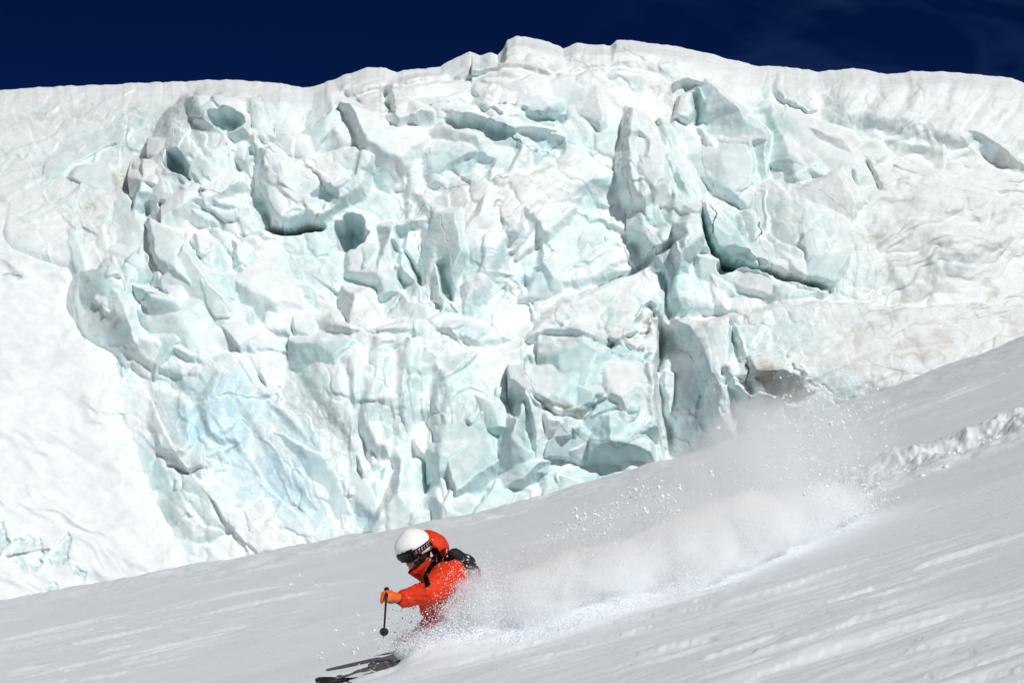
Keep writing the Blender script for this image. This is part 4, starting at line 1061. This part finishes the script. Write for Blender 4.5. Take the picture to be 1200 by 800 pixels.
# ski poles
def pole(gt, gb, tip, parent=None):
    d = (tip-gt).normalized(); L = (tip-gt).length
    bm = bmesh.new(); capsule(bm, gt, gt+d*(L-.05), .0095, .0070, 12); o = finish('ski_pole', bm, M_ALU)
    bm = bmesh.new(); capsule(bm, gt-d*.02, gb+d*.02, .017, .013, 14); capsule(bm, gt-d*.028, gt-d*.012, .021, .018, 14); finish('grip', bm, M_BLACK, o)
    bm = bmesh.new(); bc = gt+d*(L-.13); q = d.to_track_quat('Z', 'Y').to_matrix().to_4x4()
    bmesh.ops.create_cone(bm, cap_ends=True, segments=28, radius1=.034, radius2=.028, depth=.010, matrix=Matrix.Translation(bc) @ q)
    bmesh.ops.create_cone(bm, cap_ends=True, segments=16, radius1=.016, radius2=.011, depth=.04, matrix=Matrix.Translation(bc-d*.012) @ q)
    bmesh.ops.bevel(bm, geom=bm.edges[:], offset=.0015, segments=1, affect='EDGES'); finish('basket', bm, M_BLACK, o, False)
    bm = bmesh.new(); capsule(bm, gt+d*(L-.06), tip, .0065, .0025, 10); finish('tip', bm, M_TIP, o)
    return o
bt = pt(450, 740, 20.75); gd = (bt-gripL_t).normalized()
gl = gripL_t
tipL = pt(449.5, 748, 20.62)
tag(pole(gl, gl+(tipL-gl).normalized()*.12, tipL), 'black ski pole with round basket, held in the orange glove', 'ski pole')
tipR = gripR_t+Vector((.72, .30, -.34))
tag(pole(gripR_t, gripR_t+(tipR-gripR_t).normalized()*.12, tipR), 'black ski pole trailing through the powder behind the skier', 'ski pole')

# skis with boots
def ski(tip_pt, d, n, lab, wtip=.134):
    d = d.normalized(); n = (n-d*n.dot(d)).normalized(); s_ = d.cross(n).normalized(); Lk = 1.82
    bm = bmesh.new(); rows = []; N_ = 60
    for i in range(N_+1):
        t = i/N_; x = t*Lk
        wd = .098+.036*math.cos(min(1, max(0, (x-.22)/.75))*math.pi/2)**2 if x < .97 else .098+.022*((x-.97)/.85)**2
        if x < .20: wd *= math.sqrt(max(0.03, 1-((.20-x)/.205)**2.4))
        if x > Lk-.05: wd *= math.sqrt(max(.1, 1-((x-Lk+.05)/.055)**2))
        up = .065*max(0, 1-x/.30)**1.8 + .02*max(0, (x-Lk+.14)/.14)**2
        thk = .005+.012*math.sin(math.pi*min(1, max(0, t)))**.7
        c = tip_pt+d*x+n*up
        rows.append([bm.verts.new(c+s_*wd/2+n*thk*.8), bm.verts.new(c+s_*wd*.40+n*thk), bm.verts.new(c-s_*wd*.40+n*thk), bm.verts.new(c-s_*wd/2+n*thk*.8), bm.verts.new(c-s_*wd/2), bm.verts.new(c+s_*wd/2)])
    for a, b_ in zip(rows[:-1], rows[1:]):
        for i in range(6): bm.faces.new((a[i], a[(i+1) % 6], b_[(i+1) % 6], b_[i]))
    bm.faces.new(rows[0]); bm.faces.new(list(reversed(rows[-1])))
    o = finish('ski', bm, M_SKI, None, False); tag(o, lab, 'ski', 'pair of black powder skis')
    # binding
    c = tip_pt+d*.95
    for k, nm in ((-.15, 'toe_piece'), (.17, 'heel_piece')):
        bm = bmesh.new(); q = Matrix((d, s_, n)).transposed().to_4x4()
        bmesh.ops.create_cube(bm, size=1, matrix=Matrix.Translation(c+d*k+n*.035) @ q @ Matrix.Diagonal((.07, .06, .045, 1)))
        bmesh.ops.bevel(bm, geom=bm.edges[:], offset=.012, segments=2, affect='EDGES'); finish(nm, bm, M_BOOT, o)
    return o, c, d, n
def ski_mat():
    m, t, b = newmat('black_printed_topsheet'); N = t.nodes.new; L = t.links.new
    tc = N('ShaderNodeTexCoord'); n = N('ShaderNodeTexNoise'); n.inputs['Scale'].default_value = 30; n.inputs['Detail'].default_value = 6; n.inputs['Distortion'].default_value = 2
    L(tc.outputs['Object'], n.inputs['Vector'])
    r = N('ShaderNodeValToRGB'); r.color_ramp.elements[0].position = .60; r.color_ramp.elements[0].color = (.012, .012, .013, 1)
    r.color_ramp.elements[1].position = .67; r.color_ramp.elements[1].color = (.45, .46, .47, 1)
    L(n.outputs[0], r.inputs[0]); L(r.outputs[0], b.inputs['Base Color']); b.inputs['Roughness'].default_value = .35
    return m
M_SKI = ski_mat()
sdir = Vector((.93, .03, .20)); sn = Vector((-.12, -.80, .60))
o1, c1, d1, n1 = ski(pt(431.5, 785.5, 21.74), Vector((.93, .05, .06)), sn, 'black ski with its round tip breaking out of the snow below the pole basket')
o2, c2, d2, n2 = ski(pt(369.5, 804, 21.55), Vector((.93, .10, .04)), Vector((-.12, -.60, .75)), 'black ski farther ahead, its tip at the lower edge of the picture')
for an, kn in ((anL, knL), (anR, knR)):
    bm = bmesh.new(); capsule(bm, an+(kn-an)*.45, an, .070, .066, 18); capsule(bm, an, an+Vector((-.15, -.02, -.05)), .062, .048, 18); capsule(bm, an, an+Vector((.05, 0, -.03)), .058, .05, 18)
    fuse('boot', bm, M_BOOT, person, .008, 1)
# ------------------------------------------------------------------ thrown powder
rng = np.random.default_rng(7)
# (u, v, ru, rv, tilt deg, depth m, metres deep radius, density)
PUFF = [(556,704,42,34,-28,21.78,.19,14),(500,752,44,20,-14,21.95,.30,9),(545,734,56,34,-22,22.05,.34,9),(575,700,40,24,-22,22.35,.26,4),(625,706,72,38,-22,22.3,.42,9),(700,678,80,40,-20,22.6,.46,9),
 (785,652,85,40,-20,23.0,.5,8),(868,622,78,40,-20,23.5,.5,8),(945,598,62,30,-15,24.0,.45,5),
 (860,570,110,56,-25,24.2,.7,1.1),(925,525,90,75,-35,24.6,.7,1.3),(880,505,60,50,-30,24.6,.6,1.0),(1010,530,60,60,-40,24.8,.7,.6),(740,620,110,36,-22,23.4,.6,1.4),(640,655,90,34,-25,22.8,.5,1.4), (820,530,60,34,-25,24.8,.6,.7),
 (640,741,64,15,-17,22.4,.3,10),(715,718,64,16,-18,22.6,.3,10),(790,692,64,16,-20,23,.3,10),(865,660,60,16,-22,23,.3,10),(940,628,56,17,-24,23,.3,12),(985,608,40,15,-24,23,.3,9)]
VB = np.array([(450,792),(500,782),(600,756),(700,728),(800,692),(900,652),(985,614),(1100,570)], float)
def wake_y(u): return solve(u, float(np.interp(u, VB[:, 0], VB[:, 1]))).y
PUFF = [(p[:5]+(wake_y(p[0])+(.1 if p[3] > 18 else -.1),)+p[6:7]+(18,)) if (p[7] > 2 and p[0] > 610) else p for p in PUFF]
print('puffy', [round(p[5], 2) for p in PUFF])
def puff_frame(p):
    u, v, ru, rv, ang, y, ry, den = p; k = y/F
    return pt(u, v, y), (ru*k, ry, rv*k), R(-ang)
bm = bmesh.new()
for p in PUFF:
    c, r, a = puff_frame(p)
    ellips(bm, c, tuple(x*1.25 for x in r), Matrix.Rotation(-a, 3, 'Y'), 20)
def powder_mat():
    m = bpy.data.materials.new('airborne_powder'); m.use_nodes = True; t = m.node_tree; t.nodes.clear(); N = t.nodes.new; L = t.links.new
    out = N('ShaderNodeOutputMaterial'); pv = N('ShaderNodeVolumePrincipled')
    pv.inputs['Color'].default_value = (.996, .998, 1, 1); pv.inputs['Anisotropy'].default_value = .0
    geo = N('ShaderNodeNewGeometry'); acc = None
    wn = N('ShaderNodeTexNoise'); wn.inputs['Scale'].default_value = 3.2; wn.inputs['Detail'].default_value = 3
    L(geo.outputs['Position'], wn.inputs['Vector'])
    sub = N('ShaderNodeVectorMath'); sub.operation = 'SUBTRACT'; sub.inputs[1].default_value = (.5, .5, .5); L(wn.outputs['Color'], sub.inputs[0])
    sc = N('ShaderNodeVectorMath'); sc.operation = 'SCALE'; sc.inputs['Scale'].default_value = .42; L(sub.outputs[0], sc.inputs[0])
    wp = N('ShaderNodeVectorMath'); wp.operation = 'ADD'; L(geo.outputs['Position'], wp.inputs[0]); L(sc.outputs[0], wp.inputs[1])
    for p in PUFF:
        c, r, a = puff_frame(p)
        mp = N('ShaderNodeMapping'); mp.vector_type = 'TEXTURE'
        mp.inputs['Location'].default_value = c; mp.inputs['Rotation'].default_value = (0, -a, 0); mp.inputs['Scale'].default_value = r
        L(wp.outputs[0], mp.inputs['Vector'])
        ln = N('ShaderNodeVectorMath'); ln.operation = 'LENGTH'; L(mp.outputs[0], ln.inputs[0])
        mr = N('ShaderNodeMapRange'); mr.interpolation_type = 'SMOOTHSTEP'
        mr.inputs['From Min'].default_value = 1.15; mr.inputs['From Max'].default_value = .25 if p[7] < 1 else .55; mr.inputs['To Max'].default_value = p[7]
        L(ln.outputs['Value'], mr.inputs['Value'])
        if acc is None: acc = mr.outputs[0]
        else:
            ad = N('ShaderNodeMath'); ad.operation = 'ADD'; L(acc, ad.inputs[0]); L(mr.outputs[0], ad.inputs[1]); acc = ad.outputs[0]
    n = N('ShaderNodeTexNoise'); n.inputs['Scale'].default_value = 6; n.inputs['Detail'].default_value = 6; n.inputs['Roughness'].default_value = .65
    L(geo.outputs['Position'], n.inputs['Vector'])
    nr = N('ShaderNodeMapRange'); nr.inputs['From Min'].default_value = .36; nr.inputs['From Max'].default_value = .66; nr.inputs['To Min'].default_value = .25; nr.inputs['To Max'].default_value = 2.0
    L(n.outputs[0], nr.inputs['Value'])
    mu = N('ShaderNodeMath'); mu.operation = 'MULTIPLY'; L(acc, mu.inputs[0]); L(nr.outputs[0], mu.inputs[1])
    L(mu.outputs[0], pv.inputs['Density']); L(pv.outputs[0], out.inputs['Volume'])
    return m
me_p = powder_mat()
raw = fuse('powder_cloud', bm, me_p, None, .06, 2)
tag(raw, 'drifting white powder thrown up behind the skier', 'powder cloud', kind='stuff')

# the dense heart of the plume: heaped, still tumbling snow
bm = bmesh.new()
for u, v, ru, rv, ang, y, ry in ((500,758,36,13,-14,21.86,.18),(528,746,34,19,-20,21.86,.20),(560,734,44,20,-22,22.05,.24),(620,718,66,22,-22,22.3,.32),(690,700,72,24,-20,22.6,.36)):
    if u > 610: y = wake_y(u)+.2; ry = .26; rv *= .85; v += 7
    k = y/F; ellips(bm, pt(u, v, y), (ru*k, ry, rv*k), Matrix.Rotation(R(ang), 3, 'Y'), 24)
wave = fuse('powder_wave', bm, SNOW, None, .018, 3)
me_w = wave.data; nv = len(me_w.vertices); wc = np.empty(nv*3); wnr = np.empty(nv*3)
me_w.vertices.foreach_get('co', wc); me_w.vertices.foreach_get('normal', wnr); wc = wc.reshape(-1, 3); wnr = wnr.reshape(-1, 3)
nn = ridged(wc[:, 0]*4+wc[:, 1]*2.5, wc[:, 2]*5-wc[:, 1]*3, 5, 950, .55)*.5 + ridged(wc[:, 0]*5-wc[:, 2]*3, wc[:, 1]*5+wc[:, 2]*2, 5, 960, .55)*.5
wc += wnr*(nn*.032-.02)[:, None]; me_w.vertices.foreach_set('co', wc.ravel()); me_w.update()
tag(wave, 'dense bright wave of tumbling snow burying the skier to the waist', 'snow wave', kind='stuff')

# grains and lumps in the air
def lumps(n, cen, siz, name, seed, mat=None, sub=0):
    """many small irregular bits: each a jittered octahedron"""
    r = np.random.default_rng(seed)
    base = np.array([(1,0,0),(-1,0,0),(0,1,0),(0,-1,0),(0,0,1),(0,0,-1)], float)
    fc = np.array([(0,2,4),(2,1,4),(1,3,4),(3,0,4),(2,0,5),(1,2,5),(3,1,5),(0,3,5)])
    v = base[None]*(.6+.8*r.random((n, 6, 1)))*(.6+.7*r.random((n, 1, 3))) + .25*(r.random((n, 6, 3))-.5)
    th = r.random(n)*6.28; c, s = np.cos(th), np.sin(th)
    x = v[..., 0]*c[:, None]-v[..., 2]*s[:, None]; z = v[..., 0]*s[:, None]+v[..., 2]*c[:, None]
    v = np.stack([x, v[..., 1], z], -1)*siz[:, None, None] + cen[:, None, :]
    f = (fc[None]+(np.arange(n)*6)[:, None, None]).reshape(-1, 3)
    return v.reshape(-1, 3), f
def px_pts(n, cu, cv, su, sv, ang, y, sy, r, kind='n'):
    a = r.normal(size=(n, 2)) if kind == 'n' else r.random((n, 2))*2-1
    du = a[:, 0]*su; dv = a[:, 1]*sv; c, s = math.cos(R(ang)), math.sin(R(ang))
    u = cu+du*c-dv*s; v = cv+du*s+dv*c; yy = y+r.normal(size=n)*sy
    return np.stack([(u-600)/F*yy, yy, (400-v)/F*yy], -1)
C_, S_ = [], []
def add(n, cu, cv, su, sv, ang, y, sy, s0, s1, pw=2.5, kind='n'):
    p = px_pts(n, cu, cv, su, sv, ang, y, sy, rng, kind); C_.append(p); S_.append(s0+(s1-s0)*rng.random(n)**pw)
# fine grain through the plume
for p in PUFF:
    if p[7] > 2 and p[0] > 450: add(9500, p[0], p[1], p[2]*.60, p[3]*.55, p[4], p[5]-p[6]*.9, p[6]*.4, .0012, .0055, 3)
    else: add(350, p[0], p[1], p[2]*.5, p[3]*.5, p[4], p[5], p[6]*.7, .0012, .006, 3)
# a ragged fringe along the top
for u, v, n in ((500,700,90),(560,676,60),(605,660,110),(650,640,150),(690,618,130),(715,600,60),(760,596,100),(800,590,90),(840,582,110),(880,576,110),(930,560,150),(975,560,120),(1000,590,100)):
    add(n*5, u, v+12, 24, 12, -22, 22.6+(u-500)*.004, .2, .0016, .009, 3)
for u, v, n, a in ((665,625,34,.018),(705,610,40,.020),(760,578,26,.019),(780,592,20,.016),(630,650,24,.015),(830,560,14,.014),(725,590,10,.012)):
    add(n*2, u, v, 18, 12, -20, 23.0, .2, .004, a, 1.8)
for u, v, su, sv, n in ((950,510,34,34,240),(980,470,24,18,90),(920,540,34,24,200),(990,560,24,22,180),(900,570,40,16,160),(1020,500,22,24,70),(1000,590,26,10,160)):
    add(int(n*2.2), u, v, su*1.1, sv*1.1, -35, 24.3, .35, .002, .014, 2.4)
# snow flung over the skier's back, and bits ahead of the skis
add(60, 545, 668, 12, 8, 30, 21.75, .05, .003, .010, 2); add(25, 530, 672, 16, 12, 20, 21.68, .04, .002, .006, 2)
add(26, 515, 712, 10, 8, 0, 21.66, .05, .003, .008, 2)
for u, v in ((351,674),(340,686),(369,683),(420,720),(436,737),(425,742),(440,748),(405,757),(380,772),(372,766),(431,770),(455,735),(412,766),(447,754),(394,741)):
    add(2, u, v, 2, 2, 0, 21.6, .1, .006, .016, 1.5)
cen = np.concatenate(C_); siz = np.concatenate(S_)
pu = 600+cen[:, 0]/cen[:, 1]*F; pv = 400-cen[:, 2]/cen[:, 1]*F
keep = (cen[:, 2] > slope_base(cen[:, 0], cen[:, 1])-.01) & ~((pu > 425) & (pu < 474) & (pv > 764))
cen, siz = cen[keep], siz[keep]
M_GRAIN = plain('snow_grain', (.86, .89, .92), .6, .2)
co, fc = lumps(len(cen), cen, siz, 'x', 3)
sg = soup_mesh('flying_snow', co, fc, M_GRAIN)
tag(sg, 'white snow grains and clumps flying above the ski track', 'flying snow', kind='stuff')

# broken snow lying along the track
r = np.random.default_rng(21); n = 1500
tx = TRX[0]+(TRX[-1]+1.0-TRX[0])*r.random(n); ty = np.interp(tx, TRX, TRY)+.9+r.normal(size=n)*.75
zz = slope_base(tx, ty)-.0
s_ = .005+.045*r.random(n)**6*(.3+.7*sstep(2, 4.5, tx))
cen = np.stack([tx, ty, zz+s_*.2], -1)
co, fc = lumps(n, cen, s_, 'x', 5)
sd_ = soup_mesh('snow_debris', co, fc, M_GRAIN, True)
tag(sd_, 'loose lumps of snow lying along the fresh ski track', 'snow debris', kind='stuff')
bpy.data.scenes.remove(WORK)
